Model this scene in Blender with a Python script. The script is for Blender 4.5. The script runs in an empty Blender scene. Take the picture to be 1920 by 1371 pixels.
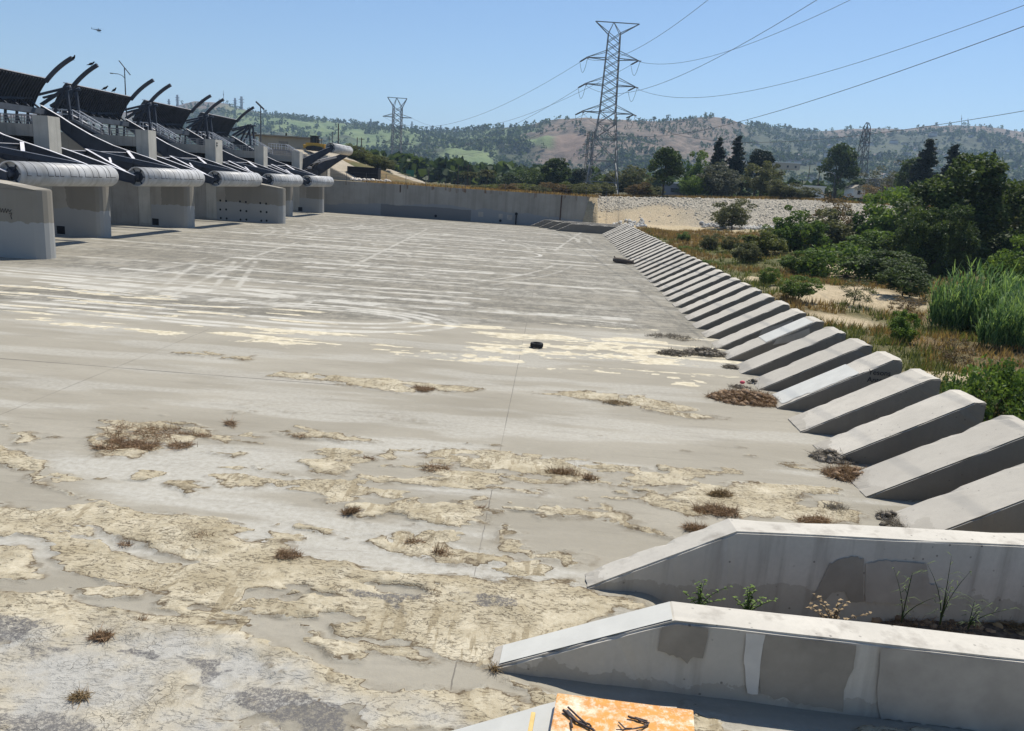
import bpy, bmesh, math, random
import numpy as np
from mathutils import Vector, Matrix, noise as mnoise
R = math.radians
random.seed(7); RNG = np.random.default_rng(11)
scene = bpy.context.scene
C = scene.collection

# ------------------------------------------------------------------ camera
F_PX, CX, CY, H = 1480.0, 960.0, 685.5, 8.0
_d1 = np.array([1040 - CX, -(352.0 - CY), -F_PX]); _d1 /= np.linalg.norm(_d1)
_hl = np.array([1, -0.065, 0.0])
_up = np.cross(_hl, _d1); _up /= np.linalg.norm(_up)
ROT = np.array([np.cross(_d1, _up), _d1, _up])      # rows: world axes in camera space
cam_d = bpy.data.cameras.new('camera'); cam = bpy.data.objects.new('camera', cam_d); C.objects.link(cam)
cam_d.sensor_width = 36; cam_d.lens = F_PX / 1920 * 36
cam_d.clip_start = 0.1; cam_d.clip_end = 20000
M4 = Matrix.Identity(4)
for i in range(3):
    for j in range(3): M4[i][j] = float(ROT[i, j])
M4.translation = (0, 0, H)
cam.matrix_world = M4
scene.camera = cam

def ray(px, py): return ROT @ np.array([px - CX, -(py - CY), -F_PX])
def gz(px, py, z=0.0):
    d = ray(px, py); t = (z - H) / d[2]; return np.array([0, 0, H]) + t * d
def gy(px, py, y):
    d = ray(px, py); t = y / d[1]; return np.array([0, 0, H]) + t * d

# ------------------------------------------------------------------ light
SUN = Vector((0.29, 0.436, 1.0)).normalized()
w = bpy.data.worlds.new("World"); scene.world = w; w.use_nodes = True
nt = w.node_tree; nt.nodes.clear()
sky = nt.nodes.new('ShaderNodeTexSky'); sky.sky_type = 'NISHITA'; sky.sun_disc = False
sky.sun_elevation = math.asin(SUN.z); sky.sun_rotation = math.atan2(SUN.x, SUN.y)
sky.air_density = 1.0; sky.dust_density = 0.1; sky.ozone_density = 5.5; sky.altitude = 60
bg = nt.nodes.new('ShaderNodeBackground'); bg.inputs['Strength'].default_value = 0.095
wo = nt.nodes.new('ShaderNodeOutputWorld')
nt.links.new(sky.outputs[0], bg.inputs[0]); nt.links.new(bg.outputs[0], wo.inputs[0])
sl = bpy.data.lights.new('sun', 'SUN'); sl.energy = 5.0; sl.angle = R(0.5); sl.color = (1, 0.945, 0.85)
so = bpy.data.objects.new('sun', sl); C.objects.link(so)
so.rotation_euler = SUN.to_track_quat('Z', 'Y').to_euler(); so.location = (0, 0, 200)
scene.view_settings.view_transform = 'Standard'; scene.view_settings.look = 'None'
scene.view_settings.gamma = 1; scene.view_settings.use_curve_mapping = False
scene.view_settings.exposure = 0.36
scene.cycles.max_bounces = 6; scene.cycles.transparent_max_bounces = 6
scene.cycles.volume_bounces = 0

# ------------------------------------------------------------------ helpers
def tag(o, label=None, cat=None, group=None, kind=None):
    if label: o['label'] = label
    if cat: o['category'] = cat
    if group: o['group'] = group
    if kind: o['kind'] = kind
    return o

def empty(name, label=None, cat=None, loc=(0, 0, 0), rz=0, group=None):
    o = bpy.data.objects.new(name, None); C.objects.link(o)
    o.location = loc; o.rotation_euler = (0, 0, rz); o.empty_display_size = .3
    return tag(o, label, cat, group)

def link(name, me, mat=None, parent=None, smooth=False):
    if mat is not None and not me.materials: me.materials.append(mat)
    if smooth: me.polygons.foreach_set('use_smooth', [True] * len(me.polygons))
    o = bpy.data.objects.new(name, me); C.objects.link(o)
    if parent: o.parent = parent
    return o

def mesh_np(name, V, Fc, mat=None, parent=None, smooth=False, attrs=None):
    V = np.asarray(V, np.float32); Fc = np.asarray(Fc, np.int32); k = Fc.shape[1]; n = len(Fc)
    me = bpy.data.meshes.new(name)
    me.vertices.add(len(V)); me.vertices.foreach_set('co', V.ravel())
    me.loops.add(n * k); me.loops.foreach_set('vertex_index', Fc.ravel())
    me.polygons.add(n); me.polygons.foreach_set('loop_start', np.arange(0, n * k, k, dtype=np.int32))
    me.polygons.foreach_set('loop_total', np.full(n, k, np.int32))
    me.update(calc_edges=True)
    for an, av in (attrs or {}).items():
        a = me.attributes.new(an, 'FLOAT', 'POINT'); a.data.foreach_set('value', np.asarray(av, np.float32))
    return link(name, me, mat, parent, smooth)

class MB:
    def __init__(s): s.v = []; s.f = []
    def add(s, vs, fs):
        b = len(s.v); s.v += [tuple(map(float, q)) for q in vs]; s.f += [tuple(i + b for i in q) for q in fs]; return s
    def box(s, x0, x1, y0, y1, z0, z1):
        return s.add([(x0,y0,z0),(x1,y0,z0),(x1,y1,z0),(x0,y1,z0),(x0,y0,z1),(x1,y0,z1),(x1,y1,z1),(x0,y1,z1)],
                     [(0,3,2,1),(4,5,6,7),(0,1,5,4),(1,2,6,5),(2,3,7,6),(3,0,4,7)])
    def prism(s, poly, y0, y1):          # polygon in x,z extruded along y
        n = len(poly); a = sum(poly[i][0]*poly[(i+1)%n][1]-poly[(i+1)%n][0]*poly[i][1] for i in range(n))
        if a < 0: poly = poly[::-1]
        vs = [(x, y0, z) for x, z in poly] + [(x, y1, z) for x, z in poly]
        fs = [tuple(range(n)), tuple(range(2*n-1, n-1, -1))]
        fs += [(i, i+n, (i+1)%n+n, (i+1)%n) for i in range(n)]
        return s.add(vs, fs)
    def prismz(s, poly, z0, z1):         # polygon in x,y extruded along z
        n = len(poly); a = sum(poly[i][0]*poly[(i+1)%n][1]-poly[(i+1)%n][0]*poly[i][1] for i in range(n))
        if a < 0: poly = poly[::-1]
        vs = [(x, y, z0) for x, y in poly] + [(x, y, z1) for x, y in poly]
        return s.add(vs, [tuple(range(n-1,-1,-1)), tuple(range(n, 2*n))] + [(i, (i+1)%n, (i+1)%n+n, i+n) for i in range(n)])
    def bar(s, p, q, w, h=None, up=(0, 0, 1)):
        h = h or w; p = Vector(p); q = Vector(q); d = (q - p).normalized(); up = Vector(up)
        if abs(d.dot(up)) > .98: up = Vector((1, 0, 0))
        a = d.cross(up).normalized() * w / 2; b = a.cross(d).normalized() * h / 2
        vs = [p-a-b, p+a-b, p+a+b, p-a+b, q-a-b, q+a-b, q+a+b, q-a+b]
        return s.add(vs, [(0,3,2,1),(4,5,6,7),(0,1,5,4),(1,2,6,5),(2,3,7,6),(3,0,4,7)])
    def tube(s, pts, r, n=8, cap=True):
        pts = [Vector(p) for p in pts]; rs = r if hasattr(r, '__len__') else [r] * len(pts)
        rings = []; ref = Vector((0, 0, 1))
        for i, p in enumerate(pts):
            d = (pts[min(i+1, len(pts)-1)] - pts[max(i-1, 0)]).normalized()
            u = d.cross(ref if abs(d.z) < .95 else Vector((1, 0, 0))).normalized(); v2 = u.cross(d)
            rings.append([p + (u*math.cos(2*math.pi*k/n) + v2*math.sin(2*math.pi*k/n))*rs[i] for k in range(n)])
        vs = [q for rg in rings for q in rg]; fs = []
        for i in range(len(pts)-1):
            for k in range(n):
                a = i*n+k; b = i*n+(k+1)%n; fs.append((a, b, b+n, a+n))
        if cap: fs += [tuple(range(n)), tuple(range(len(vs)-1, len(vs)-1-n, -1))]
        return s.add(vs, fs)
    def ball(s, c, rx, ry, rz, nu=10, nv=6):
        vs = []; fs = []
        for j in range(nv+1):
            t = math.pi*j/nv
            for i in range(nu):
                p = 2*math.pi*i/nu; vs.append((c[0]+rx*math.sin(t)*math.cos(p), c[1]+ry*math.sin(t)*math.sin(p), c[2]-rz*math.cos(t)))
        for j in range(nv):
            for i in range(nu): fs.append((j*nu+i, j*nu+(i+1)%nu, (j+1)*nu+(i+1)%nu, (j+1)*nu+i))
        return s.add(vs, fs)
    def mesh(s, name):
        me = bpy.data.meshes.new(name); me.from_pydata(s.v, [], s.f); me.update(); return me
    def build(s, name, mat, parent=None, smooth=False, bevel=0):
        me = s.mesh(name)
        bm = bmesh.new(); bm.from_mesh(me); bmesh.ops.remove_doubles(bm, verts=bm.verts, dist=1e-5)
        bmesh.ops.recalc_face_normals(bm, faces=bm.faces)
        if bevel:
            es = [e for e in bm.edges if len(e.link_faces) == 2 and e.calc_face_angle(0) > .5]
            bmesh.ops.bevel(bm, geom=es, offset=bevel, segments=2, affect='EDGES', clamp_overlap=True)
        bm.to_mesh(me); bm.free()
        return link(name, me, mat, parent, smooth)

def children(o): return [c for c in list(o.children)]
def copy_tree(o, parent=None):
    c = o.copy(); C.objects.link(c)
    if parent: c.parent = parent
    for ch in children(o): copy_tree(ch, c)
    return c

# vectorised value noise (numpy)
_P = RNG.random((256, 256)).astype(np.float32)
def vn(x, y, seed=0):
    x = np.asarray(x) + seed * 17.37; y = np.asarray(y) + seed * 9.71
    xi = np.floor(x).astype(int); yi = np.floor(y).astype(int); fx = x - xi; fy = y - yi
    fx = fx*fx*(3-2*fx); fy = fy*fy*(3-2*fy)
    g = lambda a, b: _P[a & 255, b & 255]
    return (g(xi, yi)*(1-fx)+g(xi+1, yi)*fx)*(1-fy) + (g(xi, yi+1)*(1-fx)+g(xi+1, yi+1)*fx)*fy
def fbm(x, y, seed=0, o=4):
    s = 0; a = .5; t = 0
    for i in range(o): s = s + a*vn(x*2**i, y*2**i, seed+i*3); t += a; a *= .5
    return s / t
def sstep(a, b, x): t = np.clip((x-a)/(b-a), 0, 1); return t*t*(3-2*t)

# ------------------------------------------------------------------ materials
class N:
    def __init__(s, name):
        s.m = bpy.data.materials.new(name); s.m.use_nodes = True; s.t = s.m.node_tree
        s.b = s.t.nodes['Principled BSDF']; s.b.inputs['Roughness'].default_value = .9
        s.b.inputs['Specular IOR Level'].default_value = .2
    def n(s, typ, **k):
        q = s.t.nodes.new(typ)
        for a, b in k.items(): setattr(q, a, b)
        return q
    def l(s, a, b): s.t.links.new(a, b)
    def coord(s, kind='Object', scale=(1, 1, 1), rot=(0, 0, 0)):
        c = s.n('ShaderNodeTexCoord'); m = s.n('ShaderNodeMapping'); m.inputs['Scale'].default_value = scale; m.inputs['Rotation'].default_value = rot
        if kind == 'World':
            g = s.n('ShaderNodeNewGeometry'); s.l(g.outputs['Position'], m.inputs[0])
        else: s.l(c.outputs[kind], m.inputs[0])
        return m.outputs[0]
    def noise(s, sc, det=4, rough=.55, co=None, dist=0):
        q = s.n('ShaderNodeTexNoise'); q.inputs['Scale'].default_value = sc; q.inputs['Detail'].default_value = det
        q.inputs['Roughness'].default_value = rough; q.inputs['Distortion'].default_value = dist
        if co: s.l(co, q.inputs['Vector'])
        return q.outputs['Fac']
    def vor(s, sc, feat='F1', co=None, out='Distance'):
        q = s.n('ShaderNodeTexVoronoi'); q.feature = feat; q.inputs['Scale'].default_value = sc
        if co: s.l(co, q.inputs['Vector'])
        return q.outputs[out]
    def ramp(s, x, pts):
        q = s.n('ShaderNodeValToRGB'); e = q.color_ramp.elements
        while len(e) < len(pts): e.new(.5)
        for i, (p, c) in enumerate(pts):
            e[i].position = p; e[i].color = (c, c, c, 1) if not hasattr(c, '__len__') else (*c, 1)
        s.l(x, q.inputs[0]); return q.outputs[0]
    def mix(s, f, a, b, mode='MIX'):
        q = s.n('ShaderNodeMix', data_type='RGBA', blend_type=mode)
        for v, i in ((f, 0), (a, 6), (b, 7)):
            if hasattr(v, 'is_linked') or hasattr(v, 'links'): s.l(v, q.inputs[i])
            elif i == 0: q.inputs[0].default_value = v
            else: q.inputs[i].default_value = (*v, 1)
        return q.outputs[2]
    def math(s, op, a, b=0.0, clamp=False):
        q = s.n('ShaderNodeMath', operation=op, use_clamp=clamp)
        for v, i in ((a, 0), (b, 1)):
            if hasattr(v, 'links'): s.l(v, q.inputs[i])
            else: q.inputs[i].default_value = v
        return q.outputs[0]
    def attr(s, nm):
        q = s.n('ShaderNodeAttribute'); q.attribute_name = nm; return q.outputs['Fac']
    def xyz(s, co):
        q = s.n('ShaderNodeSeparateXYZ'); s.l(co, q.inputs[0]); return q.outputs
    def bump(s, h, st=.3, d=.02):
        q = s.n('ShaderNodeBump'); q.inputs['Strength'].default_value = st; q.inputs['Distance'].default_value = d
        s.l(h, q.inputs['Height']); s.l(q.outputs[0], s.b.inputs['Normal'])
    def col(s, c):
        if hasattr(c, 'links'): s.l(c, s.b.inputs['Base Color'])
        else: s.b.inputs['Base Color'].default_value = (*c, 1)
        return s
    def rough(s, r): s.b.inputs['Roughness'].default_value = r; return s

def simple(name, c, r=.7, var=.15, sc=3.0, metal=0.0, bump=0):
    m = N(name); co = m.coord('World')
    f = m.noise(sc, 5, .6, co)
    c = np.array(c); m.col(m.mix(m.ramp(f, [(.3, 0), (.7, 1)]), tuple(c*(1-var)), tuple(np.minimum(c*(1+var), .95)))); m.rough(r)
    m.b.inputs['Metallic'].default_value = metal
    if bump: m.bump(m.noise(sc*12, 3, .6, co), .5, bump)
    return m.m

def concrete(name, base=(.36, .34, .30), stain=(.16, .15, .13), streak=.5, pits=True, obj_var=.0):
    m = N(name); co = m.coord('World')
    big = m.noise(.5, 5, .6, co); fine = m.noise(9, 5, .7, co)
    c = m.mix(m.ramp(big, [(.35, 0), (.65, 1)]), tuple(np.array(base)*.88), tuple(np.array(base)*1.07))
    c = m.mix(m.math('MULTIPLY', m.ramp(fine, [(.35, 1), (.6, 0)]), .3), c, tuple(np.array(base)*.78))
    st = m.noise(1.0, 5, .6, m.coord('World', (2.2, 2.2, .16)))
    c = m.mix(m.math('MULTIPLY', m.ramp(st, [(.52, 0), (.72, 1)]), streak), c, stain)
    if pits:
        p = m.vor(4.2, 'F1', co); pn = m.noise(1.1, 3, .6, co)
        pm = m.math('MULTIPLY', m.ramp(p, [(.07, 1), (.12, 0)]), m.ramp(pn, [(.42, 0), (.55, 1)]))
        c = m.mix(m.math('MULTIPLY', pm, .7), c, (.07, .065, .06))
    zz = m.xyz(co)[2]; gr = m.math('LESS_THAN', zz, m.math('MULTIPLY', m.math('SUBTRACT', m.noise(1.4, 5, .65, co), .28), 1.1))
    c = m.mix(m.math('MULTIPLY', gr, .35), c, (.20, .175, .135))
    if obj_var:
        oi = m.n('ShaderNodeObjectInfo')
        c = m.mix(m.math('MULTIPLY', oi.outputs['Random'], obj_var), c, tuple(np.array(base)*.7))
    m.col(c); m.bump(m.noise(30, 4, .7, co), .25, .01)
    return m.m

MAT = {}
MAT['conc'] = concrete('concrete_wall', (.33, .31, .27))
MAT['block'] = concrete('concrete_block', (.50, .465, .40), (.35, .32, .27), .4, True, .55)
MAT['block_side_shade'] = concrete('shade_tinted_concrete', (.215, .193, .158), (.17, .15, .125), .5, True, .3)  # side faces coloured darker to carry the shade between the blocks
MAT['sidewall'] = concrete('concrete_side_wall', (.50, .47, .41), (.26, .235, .2), .75)
MAT['col'] = concrete('concrete_column', (.46, .44, .385), (.25, .24, .2), .5, False)
MAT['patch_dark'] = simple('dark_cover_paint', (.262, .236, .196), .8, .2, 1.3)
MAT['patch_mid'] = simple('brown_cover_paint', (.35, .32, .275), .8, .18, 1.3)
MAT['patch_light'] = simple('grey_cover_paint', (.53, .51, .465), .8, .08, 2)
MAT['patch_blue'] = simple('pale_blue_paint', (.50, .495, .455), .7, .06, 2)
MAT['steel'] = simple('blue_grey_steel', (.04, .046, .06), .55, .25, .6)
MAT['steel_sunlit'] = simple('sunlit_steel_flange', (.62, .61, .63), .5, .2, .8)  # sunlight on the upper steel edges painted in as a pale colour
MAT['steel_lite'] = simple('grey_steel', (.075, .085, .10), .5, .2, .8)
MAT['rail'] = simple('galvanised_rail', (.55, .56, .58), .4, .15, 2)
MAT['rail_shaded'] = simple('shaded_rail', (.20, .205, .215), .5, .2, 2)  # rail colour darkened to paint in the shade on stairs and platforms
MAT['galv'] = simple('galvanised_lattice', (.20, .21, .22), .5, .15, .3)
MAT['galvdark'] = simple('dark_lattice', (.09, .095, .10), .6, .15, .3)
MAT['cable'] = simple('weathered_cable', (.10, .105, .115), .6, .1, 1)
MAT['wood'] = simple('weathered_pole_wood', (.10, .08, .065), .9, .2, 3)
MAT['black'] = simple('black_opening', (.012, .012, .013), .9, .2, 3)
MAT['rubber'] = simple('tyre_rubber', (.03, .03, .03), .85, .3, 8)
MAT['white'] = simple('white_paint', (.75, .75, .73), .6, .06, 3)
MAT['yellow'] = simple('yellow_machine_paint', (.55, .32, .05), .5, .15, 2)
MAT['glass'] = simple('dark_glass', (.02, .025, .03), .15, .2, 2)
MAT['ink'] = simple('black_marker_ink', (.03, .03, .032), .8, .2, 6)

def pier_mat():
    m = N('pier_concrete'); co = m.coord('World'); x, y, z = m.xyz(co)
    c = m.mix(m.ramp(m.noise(.35, 5, .6, co), [(.35, 0), (.65, 1)]), (.29, .268, .225), (.36, .335, .285))
    st = m.noise(1.0, 5, .6, m.coord('World', (1.3, 1.3, .12)))
    c = m.mix(m.math('MULTIPLY', m.ramp(st, [(.5, 0), (.7, 1)]), .55), c, (.2, .185, .16))
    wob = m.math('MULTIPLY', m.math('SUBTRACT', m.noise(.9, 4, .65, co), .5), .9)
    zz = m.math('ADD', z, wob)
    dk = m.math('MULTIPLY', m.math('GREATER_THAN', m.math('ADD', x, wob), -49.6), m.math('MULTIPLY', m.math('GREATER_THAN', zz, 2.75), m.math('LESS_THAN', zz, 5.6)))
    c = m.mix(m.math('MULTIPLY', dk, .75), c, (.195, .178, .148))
    lo = m.math('LESS_THAN', zz, 2.75)
    c = m.mix(m.math('MULTIPLY', lo, .8), c, (.30, .308, .305))
    m.col(c); m.bump(m.noise(20, 4, .7, co), .2, .01); return m.m
MAT['pier'] = pier_mat()

def farwall_mat():
    m = N('training_wall_concrete'); co = m.coord('World'); x, y, z = m.xyz(co)
    c = m.mix(m.ramp(m.noise(.25, 5, .6, co), [(.35, 0), (.65, 1)]), (.26, .245, .21), (.335, .315, .275))
    st = m.noise(1.0, 5, .62, m.coord('World', (1.1, 1.1, .05)))
    c = m.mix(m.math('MULTIPLY', m.ramp(st, [(.48, 0), (.68, 1)]), .6), c, (.19, .175, .15))
    rz = m.ramp(z, [(0, 0), (1, 0)])
    rust = m.math('MULTIPLY', m.ramp(m.noise(1.4, 4, .7, m.coord('World', (1, 1, .03))), [(.56, 0), (.66, 1)]), m.math('MULTIPLY', m.math('GREATER_THAN', m.math('ADD', z, m.math('MULTIPLY', m.noise(2.5, 3, .6, m.coord('World', (1, 1, .1))), 2.2)), 7.0), .8))
    c = m.mix(rust, c, (.14, .07, .035))
    wob = m.math('MULTIPLY', m.math('SUBTRACT', m.noise(.25, 4, .6, co), .5), 2.2)
    zz = m.math('ADD', z, wob)
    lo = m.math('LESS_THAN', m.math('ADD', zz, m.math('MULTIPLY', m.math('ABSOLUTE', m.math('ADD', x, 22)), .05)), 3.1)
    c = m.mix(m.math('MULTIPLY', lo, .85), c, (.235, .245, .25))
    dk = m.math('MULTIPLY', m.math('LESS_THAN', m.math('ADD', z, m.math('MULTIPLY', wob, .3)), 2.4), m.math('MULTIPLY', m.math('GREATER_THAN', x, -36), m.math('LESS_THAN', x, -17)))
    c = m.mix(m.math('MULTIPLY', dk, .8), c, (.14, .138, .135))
    m.col(c); m.bump(m.noise(14, 4, .7, co), .2, .01); return m.m
MAT['farwall'] = farwall_mat()

def foliage(name, c1, c2, tr=.35):
    m = N(name); a = m.attr('v'); oi = m.n('ShaderNodeObjectInfo')
    c = m.mix(a, c1, c2)
    c = m.mix(m.math('MULTIPLY', oi.outputs['Random'], .25), c, tuple(np.array(c1)*.75))
    m.col(c); m.rough(.65); m.b.inputs['Specular IOR Level'].default_value = .25
    t = m.n('ShaderNodeBsdfTranslucent'); q = m.mix(a, tuple(np.array(c1)*1.1), tuple(np.array(c2)*np.array([1.25, 1.25, .7])))
    m.l(q, t.inputs[0]); mx = m.n('ShaderNodeMixShader'); mx.inputs[0].default_value = tr
    m.l(m.b.outputs[0], mx.inputs[1]); m.l(t.outputs[0], mx.inputs[2])
    m.l(mx.outputs[0], m.t.nodes['Material Output'].inputs['Surface']); return m.m
MAT['lf_dark'] = foliage('dark_leaves', (.03, .052, .018), (.10, .14, .045), .32)
MAT['lf_green'] = foliage('green_leaves', (.045, .088, .018), (.155, .225, .05))
MAT['lf_bright'] = foliage('bright_leaves', (.07, .125, .022), (.20, .28, .055))
MAT['lf_olive'] = foliage('olive_leaves', (.06, .068, .03), (.155, .16, .07))
MAT['lf_conifer'] = foliage('conifer_needles', (.014, .026, .018), (.04, .06, .036), .15)
MAT['lf_grey'] = foliage('grey_green_leaves', (.075, .085, .06), (.15, .155, .11), .25)
MAT['lf_brown'] = foliage('browned_leaves', (.09, .065, .032), (.2, .14, .07))
MAT['reed'] = foliage('reed_blades', (.045, .115, .03), (.27, .38, .15))
MAT['drygrass'] = foliage('dry_grass', (.14, .085, .035), (.36, .25, .11))
MAT['midgrass'] = foliage('green_weeds', (.06, .085, .022), (.19, .20, .06))
MAT['twig'] = foliage('dry_twigs', (.15, .09, .05), (.37, .25, .15), .15)
MAT['tantwig'] = foliage('tan_twigs', (.16, .11, .055), (.36, .26, .14), .1)
MAT['greytwig'] = foliage('grey_debris', (.10, .085, .065), (.29, .25, .20), .1)
MAT['bark'] = simple('bark', (.075, .06, .045), .95, .3, 3)

# ------------------------------------------------------------------ spillway floor
def poly_mask(X, Y, pts, warp=0.35, soft=.16, seed=0, wx=None):
    P = np.array([gz(*p)[:2] for p in pts]); m = 1.2
    x0, y0 = P.min(0)-m; x1, y1 = P.max(0)+m
    sel = np.where((X > x0) & (X < x1) & (Y > y0) & (Y < y1))
    if not len(sel[0]): return sel, None
    x = X[sel]; y = Y[sel]
    x = x + (fbm(x*1.1, y*1.6, 20+seed, 5)-.5)*2.4*warp*1.5; y = y + (fbm(x*1.1, y*1.6, 40+seed, 5)-.5)*2.4*warp
    x = x + (fbm(x*3.7, y*3.7, 60+seed, 4)-.5)*.5; y = y + (fbm(x*3.7, y*3.7, 70+seed, 4)-.5)*.34
    ins = np.zeros(x.shape, bool); D = np.full(x.shape, 1e9)
    n = len(P)
    for i in range(n):
        a = P[i]; b = P[(i+1) % n]
        c = ((a[1] > y) != (b[1] > y)) & (x < (b[0]-a[0])*(y-a[1])/(b[1]-a[1]+1e-12)+a[0]); ins ^= c
        ab = b-a; t = np.clip(((x-a[0])*ab[0]+(y-a[1])*ab[1])/(ab@ab+1e-9), 0, 1)
        D = np.minimum(D, np.hypot(x-a[0]-t*ab[0], y-a[1]-t*ab[1]))
    return sel, np.where(ins, D, -D)
ISL = [
 [(185,800),(260,792),(380,792),(395,815),(350,835),(300,850),(240,862),(195,862),(180,835)],
 [(390,815),(470,812),(530,830),(500,838),(430,832)],
 [(392,890),(440,886),(500,880),(520,878),(505,890),(560,898),(620,908),(560,914),(440,912),(395,905)],
 [(-40,835),(50,855),(85,860),(95,885),(110,910),(160,935),(140,938),(95,912),(60,885),(-40,868)],
 [(20,815),(60,812),(95,818),(75,830),(40,832)],
 [(780,860),(800,845),(860,842),(940,848),(1010,855),(1100,862),(1200,880),(1315,905),(1260,918),(1180,918),(1090,905),(1040,910),(980,905),(940,890),(860,880),(800,872)],
 [(785,870),(840,885),(880,895),(900,905),(830,905),(795,895)],
 [(600,880),(650,862),(665,868),(640,885),(610,890)],
 [(640,900),(690,885),(760,900),(700,912),(650,910)],
 [(870,912),(900,910),(960,918),(1045,925),(990,930),(920,922)],
 [(690,860),(740,845),(800,835),(760,850),(720,868)],
 [(870,940),(910,935),(935,965),(890,955)],
 [(670,965),(700,955),(760,935),(800,935),(770,950),(830,960),(900,970),(870,978),(740,985),(690,978)],
 [(480,1000),(520,980),(570,978),(610,1000),(560,1015),(500,1015)],
 [(690,1010),(730,1005),(800,1005),(860,1030),(960,1045),(980,1055),(900,1060),(840,1055),(760,1040),(710,1025)],
 [(925,1000),(935,990),(960,995),(960,1010),(1010,1035),(1060,1040),(1130,1055),(1090,1062),(1010,1050),(960,1035)],
 [(1000,950),(1040,945),(1060,955),(1130,950),(1200,975),(1280,1010),(1240,1005),(1160,975),(1100,968),(1010,968)],
 [(1170,935),(1260,930),(1330,920),(1350,910),(1440,905),(1530,935),(1480,955),(1430,970),(1380,975),(1290,965),(1200,945)],
 [(1480,975),(1530,945),(1590,945),(1620,985),(1560,990),(1500,990)],
 [(500,705),(540,698),(620,706),(720,712),(830,722),(920,730),(800,738),(720,735),(640,720),(560,712)],
 [(1000,735),(1100,735),(1200,742),(1310,765),(1280,772),(1200,765),(1100,750)],
 [(1130,748),(1260,772),(1360,785),(1300,787),(1180,765)],
 [(325,662),(390,658),(440,672),(490,668),(450,677),(380,672)],
 [(500,812),(560,798),(640,815),(720,828),(640,832),(560,822)],
 [(330,905),(360,900),(372,915),(345,930),(328,922)],
 [(585,935),(640,925),(680,940),(620,948)],
 [(400,845),(440,838),(470,850),(430,858)],
]
PALE = [  # thin pale dried-mud bands, farther away
 [(-40,585),(100,598),(220,612),(350,620),(330,632),(180,615),(-40,606)],
 [(430,622),(600,637),(800,655),(950,668),(1060,688),(1000,698),(850,678),(700,662),(560,650),(440,640)],
 [(860,648),(1000,643),(1150,648),(1200,663),(1240,682),(1050,674),(900,662)],
 [(440,613),(560,612),(680,628),(640,636),(520,628)],
 [(1000,690),(1150,690),(1290,700),(1350,735),(1250,725),(1100,705)],
 [(930,642),(1130,638),(1290,655),(1330,690),(1200,680),(1050,660)],
]
BIG = [[(-400,930),(0,945),(150,965),(330,968),(440,985),(455,1010),(640,1052),(720,1078),(880,1084),(1020,1082),(1110,1105),(1230,1130),(930,1235),(905,1255),(960,1290),(1300,1330),(1600,1500),(-400,1500)]]
CHN = [
 [(-60,1000),(80,1010),(110,1040),(115,1070),(200,1090),(340,1130),(450,1145),(480,1160),(590,1160),(650,1195),(760,1200),(860,1245),(940,1270),(1020,1330),(900,1300),(800,1290),(640,1262),(540,1212),(430,1167),(280,1152),(150,1127),(100,1112),(-60,1112),(-60,1095),(70,1090),(58,1060),(38,1027),(-60,1018)],
 [(150,985),(220,1000),(300,1040),(380,1060),(360,1070),(270,1050),(180,1010)],
]
CHI = [[(530,1175),(570,1170),(690,1215),(690,1245),(640,1240),(560,1200)], [(690,1200),(760,1205),(810,1245),(760,1240),(700,1215)], [(160,1105),(200,1095),(260,1112),(250,1125),(170,1122)], [(290,1135),(440,1150),(470,1172),(330,1160)]]
DKP = [[(-60,1160),(80,1165),(80,1195),(-60,1205)],[(80,1190),(110,1200),(120,1230),(70,1210)],[(210,1210),(300,1220),(290,1250),(220,1230)],[(340,1230),(450,1262),(420,1285),(350,1268)],[(890,1115),(950,1120),(960,1148),(900,1142)],[(620,1110),(720,1105),(800,1125),(780,1140),(680,1125)],[(-60,1340),(150,1350),(200,1400),(-60,1400)],[(430,1285),(560,1300),(700,1340),(640,1400),(480,1340)]]
GRY = [[(-60,1150),(200,1165),(420,1200),(640,1290),(800,1330),(1000,1400),(-60,1400)]]

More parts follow.
